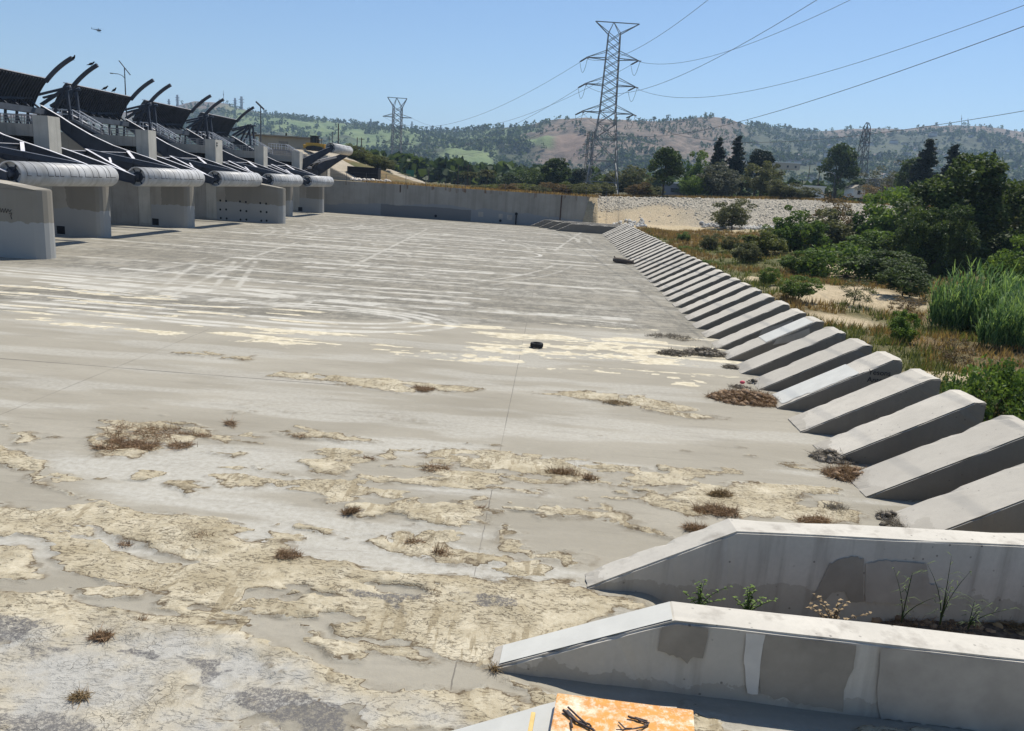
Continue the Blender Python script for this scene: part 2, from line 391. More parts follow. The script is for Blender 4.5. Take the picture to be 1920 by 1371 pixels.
def floor_build():
    ys = [2.0]
    while ys[-1] < 170: ys.append(ys[-1] + max(.05, .0034*ys[-1]))
    ys = np.array(ys); xs = np.concatenate([np.linspace(-78, -24, 420)[:-1], np.arange(-24, 16.05, .065)])
    X, Y = np.meshgrid(xs, ys)
    mud = np.zeros(X.shape, np.float32); pale = mud.copy(); dark = mud.copy(); grey = mud.copy(); chan = mud.copy()
    for i, p in enumerate(ISL):
        sel, d = poly_mask(X, Y, p, .32, seed=i*2)
        if d is not None: mud[sel] = np.maximum(mud[sel], sstep(-.22, .30, d))
    for i, p in enumerate(BIG):
        sel, d = poly_mask(X, Y, p, .3, seed=90+i)
        mud[sel] = np.maximum(mud[sel], sstep(-.22, .30, d))
    for i, p in enumerate(CHN):
        sel, d = poly_mask(X, Y, p, .22, seed=110+i)
        k = sstep(-.12, .14, d); mud[sel] *= 1-k; chan[sel] = np.maximum(chan[sel], k)
    for i, p in enumerate(CHI):
        sel, d = poly_mask(X, Y, p, .15, seed=130+i); mud[sel] = np.maximum(mud[sel], sstep(-.12, .16, d))
    for i, p in enumerate(DKP):
        sel, d = poly_mask(X, Y, p, .4, seed=150+i); dark[sel] = np.maximum(dark[sel], sstep(-.25, .25, d))
    for i, p in enumerate(GRY):
        sel, d = poly_mask(X, Y, p, .5, seed=170+i); grey[sel] = np.maximum(grey[sel], sstep(-.4, .6, d))
    for i, p in enumerate(PALE):
        sel, d = poly_mask(X, Y, p, .7, seed=190+i)
        nz = fbm(X[sel]*.35, Y[sel]*1.6, 200+i, 5)
        pale[sel] = np.maximum(pale[sel], sstep(-.3, .6, d)*sstep(.50, .60, nz*.6+.4*fbm(X[sel]*1.6, Y[sel]*2.2, 230+i, 4)))
    hole = fbm(X*.9, Y*1.8, 470, 5); mud *= 1-.92*sstep(.60, .645, hole)*(fbm(X*.2, Y*.3, 480, 3) > .47)
    # loose flakes scattered between the islands
    fl = fbm(X*.5, Y*1.1, 300, 5); near = sstep(27, 21, Y)
    mud = np.maximum(mud, near*sstep(.655, .69, fl)*(1-chan))
    fl2 = fbm(X*.25, Y*1.5, 310, 5)
    pale = np.maximum(pale, sstep(.60, .68, fl2)*sstep(34, 38, Y)*sstep(50, 44, Y))
    # chalky film
    film = fbm(X*.16, Y*.7, 320, 5)
    wht = sstep(.5, .66, film)*(.6+.4*sstep(28, 20, Y))
    wht = np.maximum(wht, sstep(47, 53, Y)*sstep(66, 56, Y)*sstep(-10, -30, X)*sstep(.40, .55, film)*.9)
    # grey dried crust in the far half of the basin
    reg = sstep(-1.2, 1.4, Y + (fbm(X*.2, X*.2+3, 330, 3)-.5)*4 - (45 + .33*np.minimum(0, X+8) + .08*np.maximum(0, X+8)))
    t1 = fbm(X*.09, Y*.9, 340, 5); t2 = fbm(X*1.1, Y*.8, 350, 5)
    crust = reg*(.42+.58*sstep(.36, .52, t1*.5+t2*.5))*(1-.85*sstep(46.5, 49, Y-.12*(X+30))*sstep(58, 53, Y)*sstep(-14, -23, X))
    crust *= 1-.35*sstep(-40, -47, X)
    trk = np.zeros(X.shape, np.float32)
    def stroke(pts, wd, amt=1.0):
        P = np.array(pts); x0, y0 = P.min(0)-wd*2; x1, y1 = P.max(0)+wd*2
        s = np.where((X > x0) & (X < x1) & (Y > y0) & (Y < y1)); x = X[s]; y = Y[s]; D = np.full(x.shape, 1e9)
        for a, b in zip(P[:-1], P[1:]):
            ab = b-a; t = np.clip(((x-a[0])*ab[0]+(y-a[1])*ab[1])/(ab@ab+1e-9), 0, 1)
            D = np.minimum(D, np.hypot(x-a[0]-t*ab[0], y-a[1]-t*ab[1]))
        v = sstep(wd, wd*.45, D)*amt*(.3+.7*sstep(.36, .54, fbm(x*.9, y*.9, 360, 4)))
        trk[s] = np.maximum(trk[s], v)
    rg = random.Random(5)
    def px(pts): return [tuple(gz(*p)[:2]) for p in pts]
    for y0 in (50, 52.5, 56, 58, 61.5, 63, 67, 71, 73.5, 78, 83, 87, 90, 96, 99, 106, 111, 118, 127, 131, 140, 147, 152, 158):
        a = rg.uniform(-48, -20); b = rg.uniform(-6, 9); sl = rg.uniform(-.03, .03); x = np.linspace(a, b, 9)
        wd = rg.uniform(.25, .6)*(1+y0/130)
        stroke([(q, y0+(q-a)*sl+.5*math.sin(q*.15+y0)) for q in x], wd, rg.uniform(.6, 1))
    for k in range(26):      # pairs of wheel tracks across
        x0 = rg.uniform(-40, 6); y0 = rg.uniform(50, 130); ln = rg.uniform(8, 26); an = rg.uniform(-.5, .9)
        for s_ in (0, 1.9):
            pts = [(x0+s_+math.sin(an)*ln*t+1.2*math.sin(3*t), y0+math.cos(an)*ln*t) for t in np.linspace(0, 1, 7)]
            stroke(pts, .13+y0/500, rg.uniform(.25, .6))
    for cx_, cy_, r_, e_ in [(450,558,2.2,0), (452,560,4.2,0), (700,598,2.0,0), (708,600,3.0,0), (715,602,4.0,0), (690,597,5.2,0), (860,445,4,0), (862,446,6.5,0), (875,470,9,0)]:
        c = gz(cx_, cy_); pts = [(c[0]-r_*1.2+r_*2.2*math.cos(t), c[1]+r_*math.sin(t)) for t in np.linspace(-1.9, 1.9, 16)]
        pts = [(pts[0][0]-14, pts[0][1]+.6)] + pts + [(pts[-1][0]-16, pts[-1][1]+1.5)]
        stroke(pts, .34, 1.0)
    for pl in ([(370,495),(300,540),(270,560)], [(430,500),(340,545),(325,555)], [(440,490),(395,550)], [(480,490),(445,540)], [(600,440),(480,480),(410,520)], [(800,430),(660,500)], [(1120,415),(1040,470)], [(0,500),(300,525),(520,540),(800,565),(1190,610)], [(140,455),(480,480),(900,520)]):
        stroke(px(pl), .27, .6)
    crust = np.clip(crust, 0, 1)
    # heights: mud is a raised, slightly curled crust
    hn = fbm(X*2.2, Y*2.2, 400, 4)
    rim = np.clip(mud*(1-mud)*4, 0, 1)*.8
    tf = fbm(X*.8, Y*1.5, 430, 5)*11+fbm(X*4, Y*4, 440, 3)*.9; ft = tf-np.floor(tf)
    terr_ = np.floor(tf)/11*.36 + sstep(.0, .16, ft)*.033
    curl = sstep(.16, .05, ft)*sstep(0, .06, ft)
    gateT = sstep(.45, .56, fbm(X*.4, Y*.6, 450, 4))
    ter = mud*gateT*sstep(.22, .0, ft)*(fbm(X*1.3, Y*1.3, 460, 3) > .42)  # shade under curled flakes, painted as dark lines along the terrace edges
    rim = np.maximum(rim*.9, ter)
    Z = mud*(.014+.03*(hn-.35) + gateT*(terr_-.16)*.6 + .02*curl) + np.clip(mud*(1-mud)*4, 0, 1)*.022*(hn > .5) + pale*.02*hn + dark*.03*fbm(X*5, Y*5, 410, 3) + .012*(fbm(X*.3, Y*.3, 420, 3)-.5)
    Z += crust*.012*vn(X*2.5, Y*2.5, 9)
    Z -= .6*sstep(2.3, 3.8, X)*(Y > 12.15)*(Y < 15.2+.073*(X-1.24))
    ny, nx = X.shape
    idx = np.arange(nx*ny).reshape(ny, nx)
    Fc = np.stack([idx[:-1, :-1], idx[:-1, 1:], idx[1:, 1:], idx[1:, :-1]], -1).reshape(-1, 4)
    V = np.stack([X, Y, Z], -1).reshape(-1, 3)
    m = N('spillway_concrete'); co = m.coord('World')
    big = m.noise(.22, 6, .6, m.coord('World', (.6, 1.4, 1))); fine = m.noise(6, 6, .7, co); vf = m.noise(45, 3, .7, co)
    c = m.mix(m.ramp(big, [(.32, 0), (.68, 1)]), (.242, .220, .172), (.325, .299, .242))
    c = m.mix(m.math('MULTIPLY', m.ramp(fine, [(.4, 1), (.62, 0)]), .22), c, (.22, .205, .175))
    c = m.mix(m.math('MULTIPLY', m.ramp(vf, [(.3, 1), (.55, 0)]), .18), c, (.2, .19, .17))
    c = m.mix(m.math('MULTIPLY', m.math('MULTIPLY', m.attr('wht'), m.ramp(fine, [(.35, .35), (.65, 1)])), .6), c, (.47, .46, .42))
    sk = m.vor(1.7, 'F1', m.coord('World', (1, 1.6, 1))); sg = m.noise(.5, 4, .65, co)
    c = m.mix(m.math('MULTIPLY', m.math('MULTIPLY', m.ramp(sk, [(.035, 1), (.06, 0)]), m.ramp(sg, [(.48, 0), (.58, 1)])), .8), c, (.09, .08, .065))
    dr = m.noise(1.0, 7, .7, m.coord('World', (.28, 2.4, 1)))
    c = m.mix(m.math('MULTIPLY', m.ramp(dr, [(.54, 0), (.66, 1)]), .28), c, (.17, .155, .125))
    # joints
    x, y, z = m.xyz(co); jw = m.math('MULTIPLY', m.math('SUBTRACT', m.noise(3, 3, .6, co), .5), .05)
    def near_line(v, p, hw): return m.math('LESS_THAN', m.math('ABSOLUTE', m.math('ADD', m.math('SUBTRACT', v, p), jw)), hw)
    jn = near_line(x, -1.08, .013)
    yj = m.math('ADD', m.math('ADD', y, m.math('MULTIPLY', x, .012)), m.math('MULTIPLY', m.math('GREATER_THAN', x, -7.0), 500))
    jn = m.math('MAXIMUM', jn, near_line(yj, 29.3, .05))
    for v, p in ((x, -16.75), (x, -32.4), (y, 62.0), (y, 100)): jn = m.math('MAXIMUM', jn, near_line(v, p, .014))
    jm = m.math('MULTIPLY', jn, m.math('MULTIPLY', m.math('SUBTRACT', 1.0, m.attr('mud'), True), m.ramp(m.noise(.35, 2, .5, co), [(.3, .4), (.55, 1)])))
    c = m.mix(m.math('MULTIPLY', jm, .7), c, (.09, .08, .07))
    # far crust
    sp = m.math('ADD', m.math('MULTIPLY', m.noise(1.0, 8, .75, m.coord('World', (.35, 2.2, 1))), .55), m.math('MULTIPLY', m.noise(1.0, 8, .8, m.coord('World', (1.6, .7, 1), (0, 0, .45))), .45))
    cm = m.math('MULTIPLY', m.attr('crust'), m.ramp(sp, [(.43, .12), (.53, 1)]))
    c = m.mix(m.math('MULTIPLY', cm, .95), c, (.14, .131, .108))
    c = m.mix(m.math('MULTIPLY', m.math('MULTIPLY', m.attr('trk'), m.ramp(sp, [(.42, 1), (.62, .5)])), .9), c, (.50, .48, .425))
    # pale mud
    pv_ = m.math('ADD', m.attr('pale'), m.math('MULTIPLY', m.math('SUBTRACT', m.noise(1.0, 9, .75, m.coord('World', (1.0, 2.6, 1))), .5), 2.0))
    c = m.mix(m.math('MULTIPLY', m.ramp(pv_, [(.42, 0), (.56, 1)]), .9), c, m.mix(m.ramp(m.noise(2.2, 6, .7, co), [(.35, 0), (.65, 1)]), (.40, .345, .24), (.62, .565, .43)))
    # mud with crack net
    dn = m.n('ShaderNodeVectorMath', operation='ADD'); nv = m.n('ShaderNodeTexNoise'); nv.inputs['Scale'].default_value = 1.7; nv.inputs['Detail'].default_value = 4
    sc_ = m.n('ShaderNodeVectorMath', operation='SCALE'); sc_.inputs['Scale'].default_value = .8
    m.l(co, nv.inputs['Vector']); m.l(nv.outputs['Color'], sc_.inputs[0]); m.l(co, dn.inputs[0]); m.l(sc_.outputs[0], dn.inputs[1])
    ck = m.vor(3.1, 'DISTANCE_TO_EDGE', dn.outputs[0]); ck2 = m.vor(6.5, 'DISTANCE_TO_EDGE', dn.outputs[0])
    gate = m.ramp(m.noise(.7, 4, .6, co), [(.56, 0), (.68, .8)])
    cr = m.math('MULTIPLY', m.ramp(ck, [(0, 1), (.022, 0)]), gate)
    cr = m.math('MAXIMUM', cr, m.math('MULTIPLY', m.ramp(ck2, [(0, 1), (.04, 0)]), m.ramp(m.noise(.8, 3, .6, dn.outputs[0]), [(.55, 0), (.66, 1)])))
    mn = m.noise(1.1, 6, .65, co)
    mc = m.mix(m.ramp(mn, [(.3, 0), (.7, 1)]), (.325, .28, .19), (.585, .53, .405))
    mc = m.mix(m.math('MULTIPLY', m.ramp(m.noise(10, 5, .7, co), [(.4, 1), (.6, 0)]), .28), mc, (.27, .21, .125))
    # layered flake edges: crack dirt and flake shade painted along stretched noise contours
    cn = m.noise(1.0, 7, .62, m.coord('World', (.75, 1.9, 1)), .3)
    fr = m.math('FRACT', m.math('MULTIPLY', cn, 13.0)); fl_ = m.ramp(fr, [(0, 1), (.16, .8), (.30, 0)])
    fl_ = m.math('MULTIPLY', fl_, m.ramp(m.noise(.9, 4, .65, co), [(.40, 0), (.50, 1)]))
    fl_ = m.math('MULTIPLY', fl_, m.ramp(m.noise(5, 3, .6, co), [(.40, 0), (.48, 1)]))
    mc = m.mix(m.math('MULTIPLY', m.ramp(m.noise(.45, 6, .7, co), [(.46, 0), (.58, 1)]), .4), mc, (.29, .24, .15))
    mc = m.mix(m.math('MULTIPLY', fl_, .75), mc, (.085, .06, .035))
    # brown thin scars
    scn = m.noise(1.0, 3, .6, m.coord('World', (5.2, .9, 1), (0, 0, .5)))
    mc = m.mix(m.math('MULTIPLY', m.math('MULTIPLY', m.ramp(scn, [(.53, 0), (.58, 1)]), m.ramp(m.noise(.3, 3, .6, co), [(.47, 0), (.56, 1)])), .75), mc, (.25, .205, .13))
    mc = m.mix(m.math('MULTIPLY', m.attr('grey'), m.ramp(m.noise(.8, 5, .65, co), [(.42, 1), (.66, .25)])), mc, m.mix(m.noise(4, 5, .7, co), (.26, .25, .225), (.47, .455, .41)))
    mc = m.mix(m.math('MULTIPLY', cr, .85), mc, (.075, .06, .04))
    e1 = m.noise(1.0, 9, .68, m.coord('World', (2.0, 3.2, 1)), .2); e2 = m.noise(9, 5, .7, co)
    mv = m.math('ADD', m.attr('mud'), m.math('ADD', m.math('MULTIPLY', m.math('SUBTRACT', e1, .5), 1.5), m.math('MULTIPLY', m.math('SUBTRACT', e2, .5), .35)))
    mudm = m.ramp(mv, [(.48, 0), (.53, 1)])
    edge_ = m.math('MULTIPLY', m.ramp(mv, [(.44, 0), (.49, 1), (.58, 1), (.72, 0)]), m.ramp(m.noise(2.6, 4, .65, co), [(.42, 0), (.52, 1)]))
    fade = m.math('MULTIPLY', m.ramp(mv, [(.15, 0), (.48, .55)]), m.ramp(m.noise(1.2, 5, .6, co), [(.4, 0), (.6, 1)]))
    c = m.mix(fade, c, (.45, .425, .35))
    c = m.mix(mudm, c, mc); c = m.mix(m.math('MULTIPLY', edge_, .85), c, (.085, .06, .035))
    rimm = m.math('MULTIPLY', m.math('MULTIPLY', m.attr('rim'), m.ramp(m.noise(2.2, 4, .65, co), [(.46, 0), (.56, 1)])), .75)
    c = m.mix(rimm, c, (.13, .10, .06))
    dkn = m.noise(16, 6, .85, co); dk2 = m.math('ADD', m.attr('dark'), m.math('MULTIPLY', m.math('SUBTRACT', m.noise(2.4, 6, .75, co), .5), 1.8))
    c = m.mix(m.math('MULTIPLY', m.ramp(dk2, [(.55, 0), (.75, 1)]), m.ramp(dkn, [(.42, .1), (.52, .9)])), c, (.115, .11, .108))
    m.col(c); m.rough(.92)
    hgt = m.math('SUBTRACT', m.math('ADD', m.math('MULTIPLY', fine, .6), m.math('MULTIPLY', m.math('MULTIPLY', m.noise(11, 6, .75, co), 1.6), m.math('MAXIMUM', m.attr('mud'), m.attr('dark')))), m.math('MULTIPLY', m.math('MULTIPLY', m.math('ADD', cr, fl_), m.attr('mud')), 1.8))
    m.bump(hgt, .6, .035)
    o = mesh_np('spillway_floor', V, Fc, m.m, smooth=True, attrs=dict(mud=mud.ravel(), rim=rim.ravel(), pale=pale.ravel(), dark=dark.ravel(), grey=grey.ravel(), wht=np.clip(wht, 0, 1).ravel(), crust=crust.ravel(), trk=trk.ravel()))
    tag(o, kind='structure')
floor_build()

# ------------------------------------------------------------------ ramp blocks of the end sill
def chipped(poly, y0, y1, seed, amp=.02):
    """prism with bevelled, finely divided and slightly chipped edges"""
    mb = MB().prism(poly, y0, y1); me = mb.mesh('block')
    bm = bmesh.new(); bm.from_mesh(me); bmesh.ops.recalc_face_normals(bm, faces=bm.faces)
    es = [e for e in bm.edges if e.calc_face_angle(0) > .5]
    bmesh.ops.bevel(bm, geom=es, offset=.035, segments=2, affect='EDGES', clamp_overlap=True)
    for _ in range(4):
        bmesh.ops.subdivide_edges(bm, edges=[e for e in bm.edges if e.calc_length() > .3], cuts=1, use_grid_fill=True)
    bmesh.ops.triangulate(bm, faces=[f for f in bm.faces if len(f.verts) > 4])
    bm.normal_update()
    for v in bm.verts:
        q = v.co*3.1 + Vector((seed*7.1, 0, 0)); k = mnoise.noise(q)
        edge = max([e.calc_face_angle(0) for e in v.link_edges] + [0])
        a = amp*(.35 if edge < .25 else 1.0)
        k2 = mnoise.noise(v.co*9 + Vector((0, seed*3.3, 0)))
        v.co += v.normal*(k*a - (max(0, k2-.15)*.13 if edge > .25 else 0))
    bm.to_mesh(me); bm.free(); return me

SP = 3.04; Y0 = 30.7
BLK = [(9.42, -.05), (9.42, .02), (13.62, 2.30), (14.0, 2.33), (14.02, -.3), (9.42, -.3)]
def hump(o, parent): pass
tmpl = []
for s_ in range(5):
    me = chipped(BLK, 0, 1.72, s_); me.materials.append(MAT['block']); me.materials.append(MAT['block_side_shade'])
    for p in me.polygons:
        if abs(p.normal.y) > .8: p.material_index = 1  # block sides take the colour with shade painted in
    tmpl.append(me)
SPECIAL = {
 -4: 'nearest ramp block of the row with debris on its toe',
 -3: 'ramp block second from the long side walls with brush heaped at its foot',
 -2: 'ramp block with a pale whitish smear on its top, third from the side walls',
 -1: 'plain ramp block right in front of the pale painted one with writing',
 0: 'ramp block with pale painted top and black writing on its side',
 1: 'chipped concrete ramp block just behind the pale painted one with writing',
 2: 'ramp block second behind the pale painted one with writing',
 3: 'ramp block with a pale grey tinted top and light smears on its shaded side',
 4: 'concrete ramp block directly behind the grey tinted smeared one in the row',
 5: 'concrete ramp block two places behind the grey tinted smeared one in the row'}
nb = 0
for k in range(-4, 40):
    y = Y0 + SP*k
    if y > 150: break
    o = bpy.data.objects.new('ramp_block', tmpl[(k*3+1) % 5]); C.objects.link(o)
    o.location = (random.uniform(-.05, .05), y, random.uniform(-.03, .02)); o.rotation_euler = (0, 0, random.uniform(-.008, .008)); o.scale = (1, random.uniform(.97, 1.02), 1)
    tag(o, SPECIAL.get(k, 'one of the identical concrete ramp blocks in the distant striped part of the row'), 'baffle block', 'ramp blocks along the end sill')
    if k == 0:      # pale paint on the ramp and marker writing
        mb = MB(); a = np.array([9.42, .02]); b = np.array([13.62, 2.30]); nrm = np.array([-(b-a)[1], (b-a)[0]])/np.linalg.norm(b-a)
        t0, t1 = .06, .72; ed = []
        for i in range(25):
            t = t0+(t1-t0)*i/24; p = a+(b-a)*t+nrm*.018; ed.append((p[0], .10+.13*mnoise.noise((t*14, 1, 0))+(.12 if t < .3 else 0), p[1]))
        top = [(a+(b-a)*t0+nrm*.018), (a+(b-a)*t1+nrm*.018)]
        vs = ed + [(top[1][0], 1.66, top[1][1]), (top[0][0], 1.66, top[0][1])]
        mb.add(vs, [tuple(range(len(vs)))]); pt = mb.build('paint_patch', MAT['patch_blue'], o)
        pt['label'] = 'pale blue paint on the sloping top'
        for txt, zz, xx in (('Yesons', 1.66, 12.72), ('Ante', 1.36, 12.72)):
            cu = bpy.data.curves.new('txt', 'FONT'); cu.body = txt; cu.size = .30; cu.extrude = .002
            to = bpy.data.objects.new('txt', cu); C.objects.link(to); dg = bpy.context.evaluated_depsgraph_get()
            me = bpy.data.meshes.new_from_object(to.evaluated_get(dg)); bpy.data.objects.remove(to)
            g = link('graffiti', me, MAT['ink'], o); me.materials.clear(); me.materials.append(MAT['ink'])
            g.location = (xx, -.022, zz); g.rotation_euler = (R(90), 0, R(0))
    if k == 3:
        a = np.array([9.42, .02]); b = np.array([13.62, 2.30]); n_ = np.array([-(b-a)[1], (b-a)[0]])/np.linalg.norm(b-a); mb = MB()
        p = a+(b-a)*.45+n_*.018; q = a+(b-a)*.97+n_*.018
        mb.add([(p[0], .1, p[1]), (q[0], .1, q[1]), (q[0], 1.64, q[1]), (p[0], 1.64, p[1])], [(0, 1, 2, 3)])
        mb.build('paint_patch', MAT['patch_blue'], o)
    if k in (3, 4):
        pts = [(11.6, .95), (12.6, 1.2), (13.4, 1.55), (13.3, 1.95), (12.6, 1.6), (11.8, 1.3)]
        mb = MB().add([(x, -.02, z) for x, z in pts], [tuple(range(6))]); mb.build('paint_patch', MAT['patch_mid'], o)

# ------------------------------------------------------------------ long side walls
def side_wall(foot, zk, rot, length, label, patches=(), thick=.68, ramp_paint=False, seed=0):
    L = length; poly = [(0, -.05), (0, .03), (2.98, zk), (L, zk+.02), (L, -.8), (0, -.8)]
    me = chipped(poly, 0, thick, 30+seed); me.materials.append(MAT['sidewall'])
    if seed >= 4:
        me.materials.append(MAT['block_side_shade'])
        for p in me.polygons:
            if p.normal.y < -.8: p.material_index = 1  # near face of the far walls takes the shade-darkened colour
    o = link('side_wall', me); o.location = (foot[0], foot[1], 0); o.rotation_euler = (0, 0, rot)
    tag(o, label, 'side wall', 'long ramp-ended side walls')
    cr, sr = math.cos(rot), math.sin(rot)
    for pts, mt in patches:          # paint patches on the near face: pixel outline thrown onto that face's plane
        loc = []
        for p in pts:
            d = ray(*p); O = np.array([-foot[0], -foot[1], H])
            # plane: local y = 0
            ly0 = -sr*O[0]+cr*O[1]; ldy = -sr*d[0]+cr*d[1]; t = -ly0/ldy; P = O+d*t
            loc.append((cr*P[0]+sr*P[1], max(.02, P[2])))
        fine = []
        for i in range(len(loc)):
            a = np.array(loc[i]); b = np.array(loc[(i+1) % len(loc)]); n_ = max(2, int(np.linalg.norm(b-a)/.06))
            for q in range(n_):
                c = a+(b-a)*q/n_; 
                cap_ = float(np.interp(c[0], [0, 2.98, L], [.03, zk, zk+.02]))-.055
                fine.append((c[0]+.018*mnoise.noise((c[0]*7, c[1]*3, i)), -.021, min(cap_, c[1]+.07*mnoise.noise((c[0]*11, c[1]*3, i+7)))))
        MB().add(fine, [tuple(range(len(fine)))]).build('paint_patch', MAT[mt], o)
    if ramp_paint:
        a = np.array([0, .03]); b = np.array([2.98, zk]); n_ = np.array([-(b-a)[1], (b-a)[0]])/np.linalg.norm(b-a)
        p = a+(b-a)*.06+n_*.016; q = a+(b-a)*.99+n_*.016
        MB().add([(p[0], .06, p[1]), (q[0], .06, q[1]), (q[0], thick-.06, q[1]), (p[0], thick-.06, p[1])], [(0, 1, 2, 3)]).build('paint_patch', MAT['patch_blue'], o)
    return o
side_wall((-.52, 11.82), 1.31, R(-3.2), 16, 'long concrete side wall nearest the viewer, grey painted ramp and brown cover paint squares',
   [([(1250,1152),(1330,1161),(1326,1200),(1318,1232),(1300,1234),(1288,1240),(1262,1228),(1233,1218),(1240,1180)], 'patch_dark'),
    ([(1442,1172),(1606,1196),(1600,1250),(1582,1290),(1580,1332),(1552,1328),(1480,1314),(1425,1300),(1424,1250),(1432,1200)], 'patch_dark'),
    ([(1652,1201),(1990,1248),(1990,1420),(1640,1400),(1644,1300)], 'patch_mid'),
    ([(1400,1165),(1438,1171),(1430,1205),(1420,1300),(1400,1300),(1395,1240)], 'patch_light')], ramp_paint=True, seed=1)
side_wall((1.24, 14.89), 1.44, R(4.2), 16, 'second long concrete side wall with streaked brown cover paint and weeds at its foot',
   [([(1555,1055),(1590,1042),(1618,1046),(1616,1142),(1590,1140),(1582,1108),(1560,1110),(1545,1138),(1518,1136),(1545,1080)], 'patch_dark'),
    ([(1622,1056),(1655,1050),(1700,1053),(1735,1056),(1742,1090),(1762,1102),(1752,1150),(1725,1162),(1650,1158),(1618,1150)], 'patch_mid')], seed=2)
side_wall((-2.3, 8.78), 1.36, R(-1), 4.45, 'short side wall with grey ramp under the rusty board at the bottom edge', ramp_paint=True, seed=3)
for i, (x, y) in enumerate(((.75, 152.7), (-.95, 156.4), (-2.7, 160.2), (-4.5, 163.6))):
    side_wall((x, y), 1.5, 0, 14-x, ['long side wall at the far end closest to the ramp blocks', 'second far side wall counted away from the ramp blocks', 'third far side wall counted away from the ramp blocks', 'far side wall closest to the tall streaked training wall'][i], seed=4+i)

# ------------------------------------------------------------------ piers and gates
def round_nose(x0, x1, y0, y1, r=.95, n=8):
    pts = [(x0, y0), (x1-r, y0)]
    pts += [(x1-r+r*math.sin(t), (y0+y1)/2-(y1-y0)/2*math.cos(t)) for t in np.linspace(.15, math.pi-.15, n)]
    return pts + [(x1-r, y1), (x0, y1)]
PIER_LABEL = ['long pier at the left picture edge with scribbled writing on its side', 'short gate pier with square drain behind the leftmost whole counterweight drum', 'short gate pier between the second and third counterweight drums',
  'long gate pier with rows of round black holes', 'narrow gate pier seen just behind the long pier with holes', 'farthest gate pier next to the streaked training wall', 'gate pier beyond the training wall beside the raised drum']
def pier(k):
    y = 60+20*k; nose = -45.75-.12*k; long = k in (0, 3)
    if long: nose = {0: -39.2, 3: -40.8}[k]
    ya, yb = y-.2, y+2.0
    t = empty('gate_pier', PIER_LABEL[k], 'pier', (-48, y, 0), 0, 'gate piers')
    def loc(o): o.location = (48, -y, 0); return o
    m = MB()
    if long:
        top = [(-51.2, 6.3), (nose-.25, 5.42), (nose, 0)]
        m.prismz(round_nose(-51.0, nose, ya, yb, .8), -.3, 5.3)
        b = loc(m.build('pier_wall', MAT['pier'], t, bevel=.05))
        m = MB().prism([(-51.0, 5.29), (nose-.5, 5.29), (nose-.5, 5.33), (nose-4, 5.8), (-51.0, 6.3)], ya+.003, yb-.003)
        loc(m.build('coping', MAT['pier'], t, bevel=.04))
    else:
        m.prismz(round_nose(-51.0, nose, ya, yb, .8), -.3, 5.5)
        m.prism([(-51.0, 5.5), (nose-2.2, 5.5), (-51.0, 6.6)], ya, yb)
        loc(m.build('pier_wall', MAT['pier'], t))
    wide = 2.6 if k == 3 else 2.05
    m = MB(); m.box(-52.6, -51.0-(4 if k == 3 else 0)*0, ya-.004, y-.2+wide, -.3, 11.78)
    loc(m.build('column', MAT['col'], t, bevel=.04))
    m = MB(); m.box(-75, -52.604, ya, yb, -.3, 8.4); m.box(-75, -57.2, ya, yb, 8.4, 9.7); m.box(-75, -52.604, ya, yb, 9.7, 10.88)
    loc(m.build('upper_wall', MAT['conc'], t))
    m = MB(); m.box(-57.15, -52.65, ya+.9, yb-.05, 8.42, 9.68); loc(m.build('recess', MAT['black'], t))
    # platform railing and stair
    m = MB()
    for yy in (ya+.08, yb-.08):
        for z in (11.75, 11.45, 11.15): m.bar((-57.0, yy, z), (-52.6, yy, z), .07 if z > 11.7 else .045)
        for x in (-57.0, -55.9, -54.8, -53.7, -52.7): m.bar((x, yy, 10.88), (x, yy, 11.75), .07)
    loc(m.build('railing', MAT['rail_shaded'], t))
    st = MB()
    for yy in (ya+.15, ya+1.55):
        st.bar((-60.6, yy, 12.42), (-56.9, yy, 10.75), .08, .32)
    for i in range(9):
        f = (i+.5)/9; st.box(-60.6+3.7*f-.16, -60.6+3.7*f+.16, ya+.2, ya+1.5, 12.36-1.6*f, 12.42-1.6*f)
    st.box(-64.5, -60.6, ya+.1, ya+1.7, 12.3, 12.45)
    s = loc(st.build('stair', MAT['rail_shaded'], t))
    m = MB()
    for yy in (ya+.12, ya+1.58):
        m.bar((-60.6, yy, 13.62), (-57.0, yy, 11.78), .11); m.bar((-60.6, yy, 13.1), (-57.0, yy, 11.3), .05)
        for f in (0, .33, .66, 1): m.bar((-60.6+3.6*f, yy, 12.45-1.65*f), (-60.6+3.6*f, yy, 13.62-1.84*f), .06)
        m.bar((-64.5, yy, 13.62), (-60.6, yy, 13.62), .07); m.bar((-64.5, yy, 13.1), (-60.6, yy, 13.1), .05)
        for x in (-64.4, -63.2, -62): m.bar((x, yy, 12.4), (x, yy, 13.62), .06)
    link('handrail', m.mesh('handrail'), MAT['rail'], s)
    # hoist frames standing on the pier
    if 0 < k < 6:
      for yy in (ya+.15, yb-.1):
        m = MB(); A = (-61.2, yy, 16.2)
        m.bar(A, (-60.9, yy, 12.4), .3, .3); m.bar(A, (-64.6, yy, 14.0), .3, .34); m.bar((-61.6, yy, 15.8), (-63.3, yy, 12.4), .26, .3); m.bar((-60.7, yy, 16.32), (-65.5, yy, 15.0), .34, .22)
        m.box(-61.5, -60.7, yy-.3, yy+.3, 16.12, 16.34)
        h = loc(m.build('hoist_frame', MAT['steel'], t))
        e = MB(); e.bar((-60.7, yy, 16.46), (-64.8, yy, 15.32), .3, .05); link('flange', e.mesh('flange'), MAT['steel_sunlit'], h)
    if k in (1, 2, 5):
        m = MB(); dx = nose-4.9
        m.box(dx, dx+.85, ya-.012, ya+.1, .12, .95); loc(m.build('drain_opening', MAT['black'], t))
